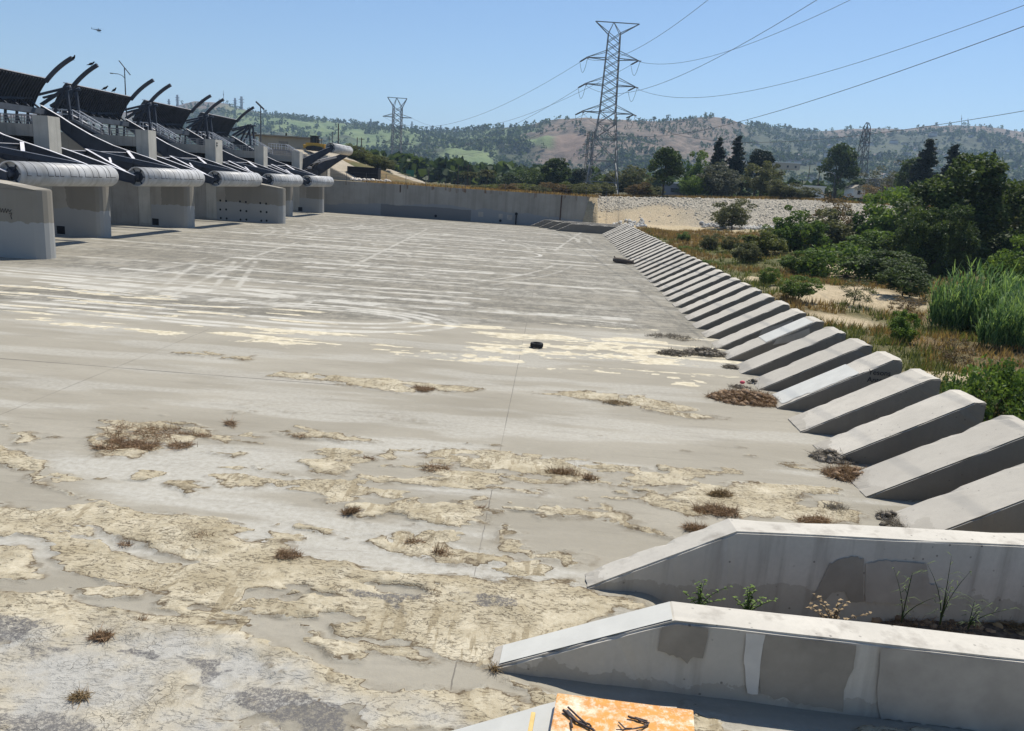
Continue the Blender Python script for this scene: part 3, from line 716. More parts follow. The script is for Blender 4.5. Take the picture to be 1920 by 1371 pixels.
    if k == 0:
        m = MB(); q = lambda a, b: tuple(gy(a, b, ya-.02))
        m.tube([q(a, b) for a, b in ((-6,392),(-3,398),(0,390),(2,398),(5,391),(7,399),(10,391),(12,399),(15,392),(18,398),(21,393))], .028, 4); m.tube([q(a, b) for a, b in ((17,401),(22,399),(20,405),(22,411))], .028, 4)
        loc(m.build('graffiti', MAT['ink'], t))
    if k == 3:
        for px_, py_ in [(413,376),(424,377),(450,378),(461,379),(488,381),(499,382),(413,393),(424,393),(451,395),(462,396),(489,397),(500,398),(414,409),(425,410),(451,412),(462,412),(490,414),(500,414)]:
            p = gy(px_, py_, ya); c = [(p[0]+.15*math.cos(a), p[2]+.17*math.sin(a)) for a in np.linspace(0, 2*math.pi, 12, endpoint=False)]
            loc(MB().prism(c, ya-.012, ya+.05).build('weep_hole', MAT['black'], t))
        m = MB(); m.box(-53.2, -52.65, ya-.03, ya+.05, 10.6, 11.4); 
        g = MB()
        for z0 in (10.95, 11.3): g.box(-50.99, -50.96, ya+.35, ya+.75, z0-.12, z0+.1)
        loc(g.build('warning_sign', MAT['ink'], t))
    for part in t.children: pass
    return t
for k in range(7): pier(k)

TR = (-52.6, 8.75)
ARM = [(-63.3, 13.8), (-62, 13.15), (-60.8, 12.55), (-59.6, 11.85), (-57.1, 10.62), (-54.5, 9.6), (-52.7, 9.1), (-50.1, 8.42), (-47.5, 7.65), (-45.3, 6.98), (-43.7, 6.45)]
ARMB = [(-63.5, 12.9), (-62.3, 12.0), (-61, 11.2), (-59.8, 10.3), (-57.5, 8.7), (-54.8, 7.4), (-53, 6.9), (-50.3, 6.55), (-47.7, 6.3), (-45.5, 5.95), (-43.8, 5.7)]
def drum(parent, loc):
    m = MB(); n = 40; xs = [62.9, 62.95, 77.05, 77.2]
    c = MB(); prof = [(3.05, .55), (3.05, .92), (2.7, .92), (2.7, 1.0), (17.0, 1.0), (17.22, .94), (17.3, .75), (17.3, 0.001)]
    vs = []; fs = []
    for i, (yy, r) in enumerate(prof):
        for k in range(n):
            a = 2*math.pi*k/n; vs.append((-43.7+r*math.cos(a), yy, 6.35+r*math.sin(a)))
    for i in range(len(prof)-1):
        for k in range(n): fs.append((i*n+k, i*n+(k+1) % n, (i+1)*n+(k+1) % n, (i+1)*n+k))
    c.add(vs, fs); d = c.build('counterweight_drum', MAT['drum'], parent, smooth=False); d.location = loc
    d.data.polygons.foreach_set('use_smooth', [True]*len(d.data.polygons))
    e = MB(); a = [(-43.7+.9*math.cos(t), 6.35+.9*math.sin(t)) for t in np.linspace(0, 2*math.pi, 28, endpoint=False)]
    e.prism(a, 3.06, 3.2)
    for t in (0, 1.05, 2.09): e.bar((-43.7-.88*math.cos(t), 3.0, 6.35-.88*math.sin(t)), (-43.7+.88*math.cos(t), 3.0, 6.35+.88*math.sin(t)), .12, .1, (0, 1, 0))
    e.prism([(-43.7+.3*math.cos(t), 6.35+.3*math.sin(t)) for t in np.linspace(0, 2*math.pi, 14, endpoint=False)], 2.5, 3.1)
    link('end_plate', e.mesh('end_plate'), MAT['steel'], d)
    s = MB(); rg = random.Random(4); yy = 3.4
    while yy < 16.5:       # dark seams round the drum and the little slots at their ends
        t0 = R(-25); pts = []
        for t in np.linspace(R(195), R(-6), 22): pts.append((-43.7+1.002*math.cos(t), yy+.0, 6.35+1.002*math.sin(t)))
        for p, q in zip(pts[:-1], pts[1:]): s.bar(p, q, .06, .02, (p[0]+43.7, 0, p[2]-6.35))
        ln = rg.choice((.5, .7, .9)); p = pts[-1]; s.box(p[0]-.03, p[0]+.015, yy, yy+ln, p[2]-.03, p[2]+.03)
        yy += rg.choice((.7, .95, 1.25, 1.5))
    link('seam', s.mesh('seam'), MAT['seam'], d)
    return d
def drum_mat():
    m = N('drum_paint'); co = m.coord('Object')
    st = m.noise(1.0, 5, .6, m.coord('Object', (1, 1.2, .35))); f = m.noise(6, 4, .6, co)
    c = m.mix(m.ramp(st, [(.4, 0), (.66, 1)]), (.47, .47, .465), (.30, .295, .28)); c = m.mix(m.math('MULTIPLY', f, .2), c, (.6, .6, .59))
    m.col(c); m.rough(.45); return m.m
MAT['drum'] = drum_mat(); MAT['seam'] = simple('dark_seam', (.05, .05, .055), .7, .2, 3)

GATE_LABEL = ['open radial gate whose counterweight drum is leftmost and largest in the picture', 'open radial gate with the second counterweight drum from the left',
  'open radial gate with the third drum from the left, above the long pier with holes', 'open radial gate with the fourth drum from the left', 'open radial gate with the small lowered drum next to the training wall', 'closed radial gate with its counterweight drum raised above the sloping bank']
def gate(k, ref=None):
    t = empty('radial_gate', GATE_LABEL[k], 'sluice gate', (TR[0], 60+20*k, TR[1]), 0, 'radial gates')
    L = (-TR[0], 0, -TR[1])
    def put(m, nm, mt, par=None, **kw):
        o = m.build(nm, MAT[mt], par or t, **kw)
        if not par: o.location = L
        return o
    # skin plate, curved about the trunnion, ribbed on the downstream side
    a0, a1 = R(140.3), R(158); R0 = 12.75
    m = MB(); n = 10; an = [a0+(a1-a0)*i/n for i in range(n+1)]
    P = lambda r, a: (TR[0]+r*math.cos(a), TR[1]+r*math.sin(a))
    m.prism([P(R0+.12, a) for a in an] + [P(R0, a) for a in an[::-1]], 2.2, 18.0)
    for i in range(31):
        yy = 2.35+15.4*i/30
        for a, b in zip(an[:-1], an[1:]):
            p = P(R0-.14, a); q = P(R0-.14, b); m.bar((p[0], yy, p[1]), (q[0], yy, q[1]), .12, .26, (p[0]-TR[0], 0, p[1]-TR[1]))
    put(m, 'skin_plate', 'skin')
    p = P(R0+.02, a0-.006); m = MB(); m.box(p[0]-.42, p[0]+.18, 2.2, 18.0, p[1]-.02, p[1]+.07); put(m, 'top_edge', 'steel_sunlit')
    for yy in (3.0, 17.3):
        m = MB(); ar = np.linspace(R(119.5), R(140.5), 12)
        for a, b in zip(ar[:-1], ar[1:]):
            p = P(12.3, a); q = P(12.3, b+.004); m.bar((p[0], yy, p[1]), (q[0], yy, q[1]), .34, .42, (p[0]-TR[0], 0, p[1]-TR[1]))
        put(m, 'curved_guide_rail', 'skin')
    m = MB(); m.box(-63.5, -62.7, 2.4, 17.9, 12.72, 13.42); put(m, 'main_girder', 'steel_lite', bevel=.03)
    m = MB()
    for i in range(8):
        yy = 3.2+13.8*i/7; m.bar((-63.1, yy, 12.7), (-63.4, yy, 9.4), .22, .22)
        if i < 7: m.bar((-63.2, yy, 12.6), (-63.4, yy+1.97, 9.6), .14, .14)
        m.bar((-62.9, yy, 13.4), (-64.0, yy, 14.2), .2, .2)
    m.bar((-63.9, 2.5, 14.6), (-63.9, 10.2, 13.9), .25, .25); m.bar((-63.9, 17.6, 14.6), (-63.9, 10.2, 13.9), .25, .25)
    put(m, 'girder_truss', 'steel')
    for yy in (2.45, 17.9):
        m = MB(); m.prism(ARM+ARMB[::-1], yy-.06, yy+.06)
        for i in range(1, len(ARM)-1): m.bar((ARM[i][0], yy-.12, ARM[i][1]-.1), (ARMB[i][0], yy-.12, ARMB[i][1]), .05, .1)
        arm = put(m, 'gate_arm', 'steel')
        e = MB()
        for a, b in zip(ARM[:-1], ARM[1:]): e.bar((a[0], yy, a[1]+.03), (b[0], yy, b[1]+.03), .36, .05)
        link('flange', e.mesh('flange'), MAT['steel_sunlit'], arm)
        e = MB()
        for a, b in zip(ARMB[:-1], ARMB[1:]): e.bar((a[0], yy, a[1]-.03), (b[0], yy, b[1]-.03), .42, .06)
        e.prism([(TR[0]+.62*math.cos(q), TR[1]-1.2+.62*math.sin(q)) for q in np.linspace(0, 2*math.pi, 18, endpoint=False)], yy-.35, yy+.35)
        link('lower_flange', e.mesh('lower_flange'), MAT['steel'], arm)
    # bracing between the arms
    Z = lambda x: float(np.interp(x, [q[0] for q in ARM], [q[1] for q in ARM]))
    m = MB(); e = MB()
    def br(x0, y0, x1, y1, w_=.26, dz=0.0):
        p = Vector((x0, y0, Z(x0)+dz)); q = Vector((x1, y1, Z(x1)+dz)); m.bar(p-Vector((0, 0, .26)), q-Vector((0, 0, .26)), .14, .5); e.bar(p+Vector((0, 0, .02)), q+Vector((0, 0, .02)), w_, .05)
    br(-51.4, 2.6, -52.5, 17.6, .3, -.2); br(-51.8, 7.5, -44.9, 2.7); br(-51.8, 8.0, -46.8, 17.5); br(-52.4, 17.4, -49.2, 12.7, .34); br(-49.0, 7.2, -47.4, 4.6, .2)
    b = put(m, 'arm_brace', 'steel'); link('flange', e.mesh('flange'), MAT['steel_sunlit'], b)
    drum(t, L)
    return t
def skin_mat():
    m = simple('skin_plate_steel', (.055, .058, .068), .6, .3, .8); return m
MAT['skin'] = skin_mat()
g0 = gate(1)
for k in (0, 2, 3, 4, 5):
    g = copy_tree(g0); g.location = (TR[0]+(-.55 if k == 4 else -.2*(k-1)), 60+20*k, TR[1]); g['label'] = GATE_LABEL[k]
    if k == 5: g.rotation_euler = (0, R(-42.5), 0); g.location.x -= .4

# ------------------------------------------------------------------ far training wall, fence on it
def farwall():
    pts = [(-60, 167.0)] + [(x, 166.9) for x in np.linspace(-50, 3, 16)]
    pts += [(3+6.2*math.sin(t), 173.1-6.2*math.cos(t)) for t in np.linspace(.12, 1.5, 14)] + [(9.25, 186)]
    inner = []
    for i, p in enumerate(pts):
        a = Vector(pts[max(i-1, 0)]); b = Vector(pts[min(i+1, len(pts)-1)]); d = (b-a).normalized(); inner.append((p[0]-d.y*.7, p[1]+d.x*.7))
    m = MB().prismz(pts+inner[::-1], -.3, 6.62)
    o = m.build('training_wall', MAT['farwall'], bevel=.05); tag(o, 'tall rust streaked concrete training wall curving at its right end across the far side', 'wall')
    d = MB()
    for px_, r in ((817, .28), (938, .28)):
        q = gz(px_, 400); p = gy(px_, 405 if px_ < 900 else 414, 166.9)
        d.prism([(p[0]+r*math.cos(a), p[2]+r*math.sin(a)) for a in np.linspace(0, 6.283, 14, endpoint=False)], 166.87, 166.95)
    d.build('drain_hole', MAT['black'], o)
    d = MB()
    for a, b in (((897,397),(906,407)), ((935,401),(942,410)), ((951,403),(960,413))):
        p = gy(*a, 166.87); q = gy(*b, 166.87); d.add([(p[0], 166.885, p[2]), (q[0], 166.885, p[2]), (q[0], 166.885, q[2]), (p[0], 166.885, q[2])], [(0, 1, 2, 3)])
    d.build('paint_patch', MAT['patch_mid'], o)
    d = MB()
    for px_ in (1053, 750):
        p = gy(px_, 372, 166.87); d.box(p[0]-.13, p[0]+.13, 166.865, 166.9, 1.5 if px_ > 900 else 5, 6.5)
    d.build('rust_streak', simple('rust_stain', (.075, .045, .03), .9, .2, 3), o)
    g = MB(); p = gy(968, 403, 166.6); g.box(p[0]-.12, p[0]+.12, 166.5, 166.88, 0, 2.0); g.prism([(p[0]+.3*math.cos(a), 2.2+.3*math.sin(a)) for a in np.linspace(0, 6.283, 12, endpoint=False)], 166.5, 166.85)
    gg = g.build('gauge_post', MAT['black']); tag(gg, 'short dark gauge post with round head at the foot of the training wall', 'post')
    f = empty('wire_fence', 'thin wire fence on posts along the top of the training wall', 'fence', (-20, 168.6, 6.6))
    m = MB(); xs = np.arange(-48, 12, 4.2)
    for x in xs: m.tube([(x, 168.6, 6.5), (x, 168.6, 8.5)], .05, 6)
    a = m.build('post', MAT['galvdark'], f); a.location = (20, -168.6, -6.6)
    m = MB()
    for z in (8.45, 7.8, 7.2): m.bar((-48, 168.6, z), (11, 168.6, z), .03)
    a = m.build('wire', MAT['galvdark'], f); a.location = (20, -168.6, -6.6)
farwall()

# ------------------------------------------------------------------ terrain
def top_z(x): return 6.5 + np.clip((x-10)*.047, 0, 2.4)
def bed_z(X, Y):
    z = .75 + (fbm(X*.06, Y*.06, 500, 4)-.5)*2.2 + (fbm(X*.3, Y*.3, 510, 4)-.5)*.5
    z = z*sstep(14.2, 18.0, X) + -.35*(1-sstep(14.2, 18.0, X))
    return z + 1.3*sstep(30, 70, X)
def terr(X, Y):
    X = np.asarray(X, float); Y = np.asarray(Y, float)
    b = bed_z(X, Y)
    edge = 186 + (fbm(X*.05, X*0+2.2, 520, 3)-.5)*5
    t = np.clip((Y-(edge-2))/13.5, 0, 1)
    t = np.where(X < 9.3, np.where(Y > 168, 1.0, 0.0), t)
    pl = top_z(X) + (fbm(X*.03, Y*.03, 530, 3)-.5)*.9*sstep(200, 215, Y)
    # embankment of the dam on the left
    crest = 12.2; sl = sstep(-30, -60, X+.32*(Y-210))*sstep(192, 206, Y)
    pl = np.where(X < 0, pl + (crest-6.5)*np.where(X < 9, sl, 0), pl)
    z = b*(1-t) + pl*t
    inside = (X < 14.3) & (Y < 168)
    z = np.where(inside, -.45, z)
    return z
def terrain():
    def patch(name, xs, ys, mat):
        X, Y = np.meshgrid(xs, ys); Z = terr(X, Y); ny, nx = X.shape
        idx = np.arange(nx*ny).reshape(ny, nx)
        Fc = np.stack([idx[:-1, :-1], idx[:-1, 1:], idx[1:, 1:], idx[1:, :-1]], -1).reshape(-1, 4)
        P = np.stack([X, Y, Z], -1).reshape(-1, 3)
        veg = fbm(X*.09, Y*.09, 540, 4); sand = fbm(X*.07, Y*.07, 550, 3)
        s1 = np.zeros_like(X)
        for px_, py_, rx, ry in ((1600,560,7,6),(1660,540,6,5),(1590,590,4,3),(1440,520,3,3),(1520,545,4,4),(1740,690,2.5,1.5),(1640,510,9,5)):
            c = gz(px_, py_, .9); s1 = np.maximum(s1, sstep(1.15, .5, np.hypot((X-c[0])/rx, (Y-c[1])/ry)+(fbm(X*.4, Y*.4, 560, 4)-.5)*.9))
        silt_strip = sstep(160, 168, Y+(fbm(X*.1, Y*.1, 570, 3)-.5)*14)*sstep(62, 44, X)*sstep(189, 186, Y)     # pale silt in front of the rock bank
        s1 = np.maximum(s1, silt_strip*.8)
        fan = .85*sstep(40, 26, X)*sstep(194.5, 190.5, Y+(fbm(X*.13, Y*.13, 580, 4)-.5)*9+np.abs(X-24)*.12)*(Y > 160)
        s1 = np.maximum(s1, fan)
        rk = (((Y > 183) | ((X < 11.5) & (Y > 166))) & (Y < 199.5) & (X > 9.0)).astype(float)*(1-fan)
        o = mesh_np(name, P, Fc, mat, smooth=True, attrs=dict(veg=veg.ravel(), sand=np.clip(s1, 0, 1).ravel(), rock=rk.ravel()))
        return tag(o, kind='structure')
    m = N('river_ground'); co = m.coord('World')
    n1 = m.noise(.35, 6, .65, co); n2 = m.noise(3, 6, .75, co)
    c = m.mix(m.ramp(n1, [(.35, 0), (.62, 1)]), (.115, .105, .045), (.235, .15, .065))
    c = m.mix(m.ramp(m.attr('veg'), [(.42, 0), (.58, .8)]), c, (.10, .115, .035))
    c = m.mix(m.math('MULTIPLY', m.ramp(n2, [(.42, 1), (.6, 0)]), .5), c, (.06, .05, .028))
    c = m.mix(m.math('MULTIPLY', m.attr('sand'), m.ramp(n2, [(.3, .55), (.55, 1)])), c, (.50, .405, .265))
    # placed rock bank
    v = m.n('ShaderNodeTexVoronoi'); v.feature = 'F1'; v.inputs['Scale'].default_value = 2.6; m.l(m.coord('World', (1, 1, 1.2)), v.inputs['Vector'])
    vd = m.vor(2.6, 'DISTANCE_TO_EDGE', m.coord('World', (1, 1, 1.2)))
    rc = m.mix(m.ramp(m.xyz(v.outputs['Color'])[0], [(0, 0), (1, 1)]), (.46, .41, .325), (.60, .545, .44))
    rc = m.mix(m.ramp(vd, [(.0, 1), (.07, 0)]), rc, (.30, .265, .21))
    c = m.mix(m.attr('rock'), c, rc)
    m.col(c); m.bump(m.math('ADD', n2, m.math('MULTIPLY', m.attr('rock'), m.ramp(vd, [(0, 0), (.25, 1)]))), .9, .25)
    patch('river_bed', np.concatenate([np.arange(13.0, 60, .35), np.arange(60, 150, 1.2)]), np.concatenate([np.arange(-20, 60, .5), np.arange(60, 184, .8), np.arange(184, 204, .35)]), m.m)
    patch('plateau', np.concatenate([np.arange(-220, -70, 8), np.arange(-70, 13.2, 1.0)]), np.concatenate([np.arange(167.6, 260, 1.0), np.arange(260, 330, 5)]), m.m)
    # wide sheet to the horizon
    X, Y = np.meshgrid(np.concatenate([np.linspace(-9000, -300, 20), np.linspace(-220, 260, 40), np.linspace(300, 9000, 20)]), np.concatenate([np.linspace(-3000, -60, 6), np.linspace(-40, 198, 30), np.linspace(206, 600, 30), np.linspace(700, 9500, 25)]))
    Z = np.where(Y < 200, -1.2, 6.0 + np.clip((X-10)*.047, -.0, 2.2)*(Y < 900) + 1.5*(Y >= 900)); ny, nx = X.shape
    Z = np.where((Y > 200) & (Y < 330) & (X < 13), 5.6, Z)
    idx = np.arange(nx*ny).reshape(ny, nx); Fc = np.stack([idx[:-1, :-1], idx[:-1, 1:], idx[1:, 1:], idx[1:, :-1]], -1).reshape(-1, 4)
    g = N('open_ground'); n_ = g.noise(.02, 6, .7, g.coord('World'))
    g.col(g.mix(g.ramp(n_, [(.4, 0), (.6, 1)]), (.07, .08, .035), (.2, .15, .085)))
    tag(mesh_np('ground', np.stack([X, Y, Z], -1).reshape(-1, 3), Fc, g.m), kind='structure')
terrain()
def ground_at(px, py, z0=1.0):
    z = z0
    for _ in range(6):
        p = gz(px, py, z); z = float(terr(p[0], p[1]))
    return gz(px, py, z)

# loose rocks at the foot of the bank
def rocks(name, pos, label, mat):
    base = MB().ball((0, 0, 0), 1, 1, .8, 6, 4); bv = np.array(base.v); bf = np.array(base.f); V = []; Fq = []; b = 0
    for p, s in pos:
        q = bv*(RNG.random((len(bv), 3))*.5+.75)*s*(RNG.random(3)*.6+.7); a = RNG.random()*6.28
        q = np.stack([q[:, 0]*math.cos(a)-q[:, 1]*math.sin(a), q[:, 0]*math.sin(a)+q[:, 1]*math.cos(a), q[:, 2]], 1)+p
        V.append(q); Fq.append(bf+b); b += len(bv)
    o = mesh_np(name, np.concatenate(V), np.concatenate(Fq), mat); return tag(o, label, None, None, 'stuff')
pos = []
for i in range(4200):
    x = 9.6+RNG.random()**1.1*95; t = RNG.random(); y = 184+t*14.5
    if x < 33 and y+(float(fbm(x*.13, y*.13, 580, 4))-.5)*9+abs(x-24)*.12 < 192 and RNG.random() < .9: continue
    pos.append((np.array([x, y, float(terr(x, y))-.04]), .13+.2*RNG.random()**2))
rocks('riprap', pos, 'pale placed stones covering the sloping bank', simple('bank_stone', (.50, .45, .36), .95, .2, 1.2))
pos = []
for i in range(330):
    x = 34+RNG.random()*42; y = 181.5+RNG.random()*3.2; pos.append((np.array([x, y, float(terr(x, y))+.2]), .3+.5*RNG.random()**2))
for i in range(70):
    x = 13.5+RNG.random()*8; y = 176+RNG.random()*10; pos.append((np.array([x, y, float(terr(x, y))+.1]), .25+.35*RNG.random()))
for i in range(60):
    x = 14.4+RNG.random()*1.2; y = 25+RNG.random()*30; pos.append((np.array([x, y, max(.3, float(terr(x, y)))]), .15+.2*RNG.random()))
rocks('broken_rock', pos, 'broken pale grey rocks strewn at the foot of the bank', simple('broken_stone', (.48, .47, .44), .9, .3, 1.5))

# ------------------------------------------------------------------ foliage
def leaf_mesh(name, P, size, mat, parent=None, aspect=.6, up=0.0, v=None, dirs=None):
    """one small folded leaf-spray quad per point"""
    n = len(P); a = RNG.normal(size=(n, 3)) if dirs is None else dirs + RNG.normal(size=(n, 3))*.45
    a[:, 2] += up; a /= np.linalg.norm(a, axis=1, keepdims=True)
    b = np.cross(a, RNG.normal(size=(n, 3))); b /= np.linalg.norm(b, axis=1, keepdims=True)+1e-9
    s = (size*(RNG.random(n)*.7+.65))[:, None]
    u = a*s*.5; w_ = b*s*aspect*.5
    V = np.stack([P-u, P+w_, P+u, P-w_], 1).reshape(-1, 3); Fc = np.arange(4*n).reshape(n, 4)
    vv = RNG.random(n) if v is None else np.clip(v+RNG.normal(size=n)*.18, 0, 1)
    return mesh_np(name, V, Fc, mat, parent, attrs=dict(v=np.repeat(vv, 4)))

def clumps(env, nc, rc, n, flat=.8, hollow=.55, hang=0.0, rg=None):
    """leaf points in nc clumps whose centres lie inside the envelope env()"""
    cs = []
    while len(cs) < nc:
        c = env()
        if c is not None: cs.append(c)
    cs = np.array(cs); k = RNG.integers(0, nc, n)
    d = RNG.normal(size=(n, 3)); d /= np.linalg.norm(d, axis=1, keepdims=True)
    rr = (hollow+(1-hollow)*RNG.random(n)**.5)*rc*(.6+.7*RNG.random(nc))[k]
    P = cs[k]+d*rr[:, None]*np.array([1, 1, flat]); P[:, 2] -= hang*RNG.random(n)**2*rc
    cv = RNG.random(nc)
    return P, cv[k]*.75+.12, cs

def trunk_mb(h, r, cs, lean=0.0, nl=7):
    m = MB(); m.tube([(0, 0, -.3), (lean*.2, 0, h*.3), (lean*.6, .05, h*.65), (lean, 0, h)], [r, r*.8, r*.55, r*.2], 8)
    for c in cs[RNG.permutation(len(cs))[:nl]]:
        z0 = min(h*.85, max(h*.2, c[2]*.55)); m.tube([(lean*z0/h*.8, 0, z0), (c[0]*.5, c[1]*.5, (z0+c[2])*.52), tuple(c)], [r*.4, r*.25, r*.08], 5)
    return m

PROT = {}
def proto(kind, seed=0):
    if (kind, seed) in PROT: return PROT[(kind, seed)]
    def ell(cx, cy, cz, rx, ry, rz, shell=.35):
        def f():
            p = RNG.uniform(-1, 1, 3); r = np.linalg.norm(p)
            if r > 1 or r < shell: return None
            return np.array([cx+p[0]*rx, cy+p[1]*ry, cz+p[2]*rz])
        return f
    def multi(*fs):
        def f(): return fs[RNG.integers(len(fs))]()
        return f
    # all prototypes are 1 unit tall
    if kind == 'broad':        # tall dense tree with trunk
        P, v, cs = clumps(multi(ell(0, 0, .62, .30, .30, .33), ell(.05, 0, .80, .18, .18, .17)), 60, .092, 7500); lf, mat = .04, 'lf_dark'
    elif kind == 'round':
        P, v, cs = clumps(multi(ell(0, 0, .55, .42, .42, .40), ell(-.15, .05, .42, .36, .36, .33)), 75, .105, 7600); lf, mat = .042, 'lf_olive'
    elif kind == 'green':
        P, v, cs = clumps(multi(ell(0, 0, .5, .48, .45, .45), ell(.2, 0, .35, .35, .35, .3), ell(-.22, .1, .38, .33, .3, .3)), 95, .105, 9500); lf, mat = .046, 'lf_green'
    elif kind == 'bright':
        P, v, cs = clumps(multi(ell(0, 0, .55, .38, .38, .42), ell(.12, 0, .3, .36, .36, .28)), 75, .10, 8500, hang=.7); lf, mat = .046, 'lf_bright'
    elif kind == 'mound':
        P, v, cs = clumps(ell(0, 0, .25, 1.2, .9, .62, .5), 120, .19, 9000, .7, .7, .8); lf, mat = .075, 'lf_green'
    elif kind == 'big':
        P, v, cs = clumps(multi(ell(0, 0, .60, .34, .34, .36), ell(-.2, 0, .42, .28, .3, .32), ell(.22, .05, .40, .28, .3, .32), ell(.05, 0, .22, .40, .38, .2)), 190, .072, 30000, .85, .55, .5); lf, mat = .027, 'lf_dark'
    elif kind == 'conifer':
        P = []; vv = []; cs = []
        for i in range(26):
            z = .10+.88*i/25; rr = .24*(1-z)**.75+.012; nb_ = 5 if z < .8 else 3
            for b_ in range(nb_):
                a = RNG.random()*6.28; L_ = rr*(.65+.6*RNG.random()); n_ = int(40+260*L_*4); t = RNG.random(n_)**.7; vb = RNG.random()
                p = np.stack([np.cos(a)*t*L_, np.sin(a)*t*L_, z-.05*t*L_/.2+.03*t**2], 1)+RNG.normal(size=(n_, 3))*np.array([.014, .014, .012])
                P.append(p); vv.append(np.full(n_, vb)); cs.append(p[-1])
        P = np.concatenate(P); v = np.concatenate(vv)*.8; cs = np.array(cs); lf, mat = .03, 'lf_conifer'
    elif kind == 'palm':
        P = []; vv = []
        for b_ in range(34):
            a = RNG.random()*6.28; el = RNG.uniform(-.6, 1.2); t = np.linspace(.1, 1, 40); L_ = .24
            p = np.stack([np.cos(a)*np.cos(el)*t*L_, np.sin(a)*np.cos(el)*t*L_, .80+np.sin(el)*t*L_-.14*t**2.2], 1)+RNG.normal(size=(40, 3))*.012
            P.append(p); vv.append(np.full(40, RNG.random()))
        P = np.concatenate(P); v = np.concatenate(vv); cs = np.array([[0, 0, .8]]); lf, mat = .045, 'lf_olive'
    elif kind == 'sparse':
        P, v, cs = clumps(multi(ell(0, 0, .6, .40, .4, .36), ell(.1, 0, .4, .42, .4, .25)), 55, .085, 2600, .8, .2); lf, mat = .034, 'lf_grey'
    o = leaf_mesh('crown', P, np.full(len(P), lf), MAT[mat], v=v); C.objects.unlink(o)
    tm = trunk_mb({'conifer': .97, 'palm': .8, 'mound': .3}.get(kind, .62), {'palm': .022, 'conifer': .018, 'mound': .03}.get(kind, .026), cs, 0 if kind in ('conifer', 'palm') else .03, 0 if kind in ('conifer', 'palm') else 9).mesh('trunk')
    tm.materials.append(MAT['bark'])
    PROT[(kind, seed)] = (o.data, tm); return PROT[(kind, seed)]

def tree(kind, x, y, z, h, wid, label, cat, name, group=None, mat=None, seed=0, rz=None):
    cm, tm = proto(kind, seed)
    rzv = random.uniform(0, 6.28) if rz is None else rz
    t = empty(name, label, cat, (x, y, z), rzv, group)
    c = bpy.data.objects.new('crown' if cat == 'tree' else 'foliage', cm); C.objects.link(c); c.parent = t
    k = bpy.data.objects.new('trunk' if cat == 'tree' else 'stem', tm); C.objects.link(k); k.parent = t
    base_w = {'broad': .66, 'round': .95, 'green': 1.1, 'bright': .95, 'mound': 2.7, 'big': .95, 'conifer': .46, 'palm': .48, 'sparse': .9}[kind]
    s = wid/base_w
    for q in (c, k): q.scale = (s, s, h)
    k.scale = (min(s, h), min(s, h), h)
    if mat:
        c.material_slots[0].link = 'OBJECT'; c.material_slots[0].material = MAT[mat]
    return t

def px_tree(kind, bx, by, topy, wpx, label, cat='tree', name='tree', group=None, mat=None, y=None, seed=0, dz=0):
    """base pixel -> ground point; y given for things beyond the bank"""
    if y is None: p = ground_at(bx, by)
    else:
        p = gy(bx, by, y); p[2] = float(terr(p[0], p[1])) if y < 330 else p[2]
    d = math.hypot(p[0], p[1]); q = gy(bx, topy, p[1]); h = q[2]-p[2]; wd = wpx/F_PX*d
    if kind != 'conifer': wd *= 1.16; h *= 1.04
    return tree(kind, p[0], p[1], p[2]+dz, h, wd, label, cat, name, group, mat, seed)

# river bed plants
px_tree('round', 1372, 428, 374, 78, 'rounded dark olive bush standing alone in front of the pale rock bank', 'bush', 'round_bush', y=179)
px_tree('big', 1800, 515, 287, 215, 'huge dark green tree dominating the right side above the reeds', name='broadleaf_tree')
px_tree('big', 1900, 490, 322, 150, 'tall dark tree with paler leaves at the right picture edge', name='broadleaf_tree', seed=1, mat='lf_olive')
px_tree('big', 1745, 520, 360, 110, 'lower dark tree leaning out at the left side of the huge dark tree', name='broadleaf_tree', seed=1)
px_tree('green', 1490, 478, 383, 95, 'dense green shrub left of the browned one before the rock bank', 'bush', 'green_shrub')
px_tree('green', 1560, 470, 392, 110, 'green and browned tangled shrub around a dark dead snag', 'bush', 'tangled_shrub', mat='lf_olive', seed=1)
px_tree('sparse', 1565, 460, 360, 90, 'thin browned shrub rising above the tangled green shrub', 'bush', 'browned_shrub', mat='lf_brown')
px_tree('bright', 1655, 478, 352, 105, 'bright green willow shrub catching the sun left of the huge dark tree', 'bush', 'willow_shrub')
px_tree('bright', 1700, 480, 390, 110, 'lower yellow green willow touching the huge dark tree', 'bush', 'willow_shrub', seed=1)
px_tree('green', 1645, 490, 425, 120, 'mid green willow thicket below the bright willow shrub', 'bush', 'willow_thicket')
px_tree('mound', 1585, 520, 452, 175, 'low spreading mound of drooping vines beside bare sand', 'bush', 'vine_mound')
px_tree('green', 1500, 510, 470, 60, 'small dark leafy bush at the left end of the vine mound', 'bush', 'leafy_bush', seed=1)
px_tree('green', 1660, 520, 470, 120, 'dark leafy bush behind the sandy hollow left of the huge tree', 'bush', 'leafy_bush', seed=1, mat='lf_dark')
px_tree('round', 1692, 556, 497, 82, 'dark brownish green bush at the right edge of the sandy hollow', 'bush', 'dark_bush', mat='lf_dark')
px_tree('round', 1497, 560, 515, 66, 'soft green feathery shrub behind the ramp blocks left of the sand', 'bush', 'feathery_shrub', mat='lf_green', seed=1)
px_tree('round', 1440, 536, 500, 34, 'small upright green shrub nearest the ramp block tops', 'bush', 'small_shrub', mat='lf_green', seed=1)
px_tree('round', 1332, 470, 438, 42, 'small olive shrub left of its twin in the dry grass', 'bush', 'small_shrub', mat='lf_olive')
px_tree('round', 1367, 472, 442, 30, 'brownish olive shrub right of its twin in the dry grass', 'bush', 'small_shrub', mat='lf_olive', seed=1)
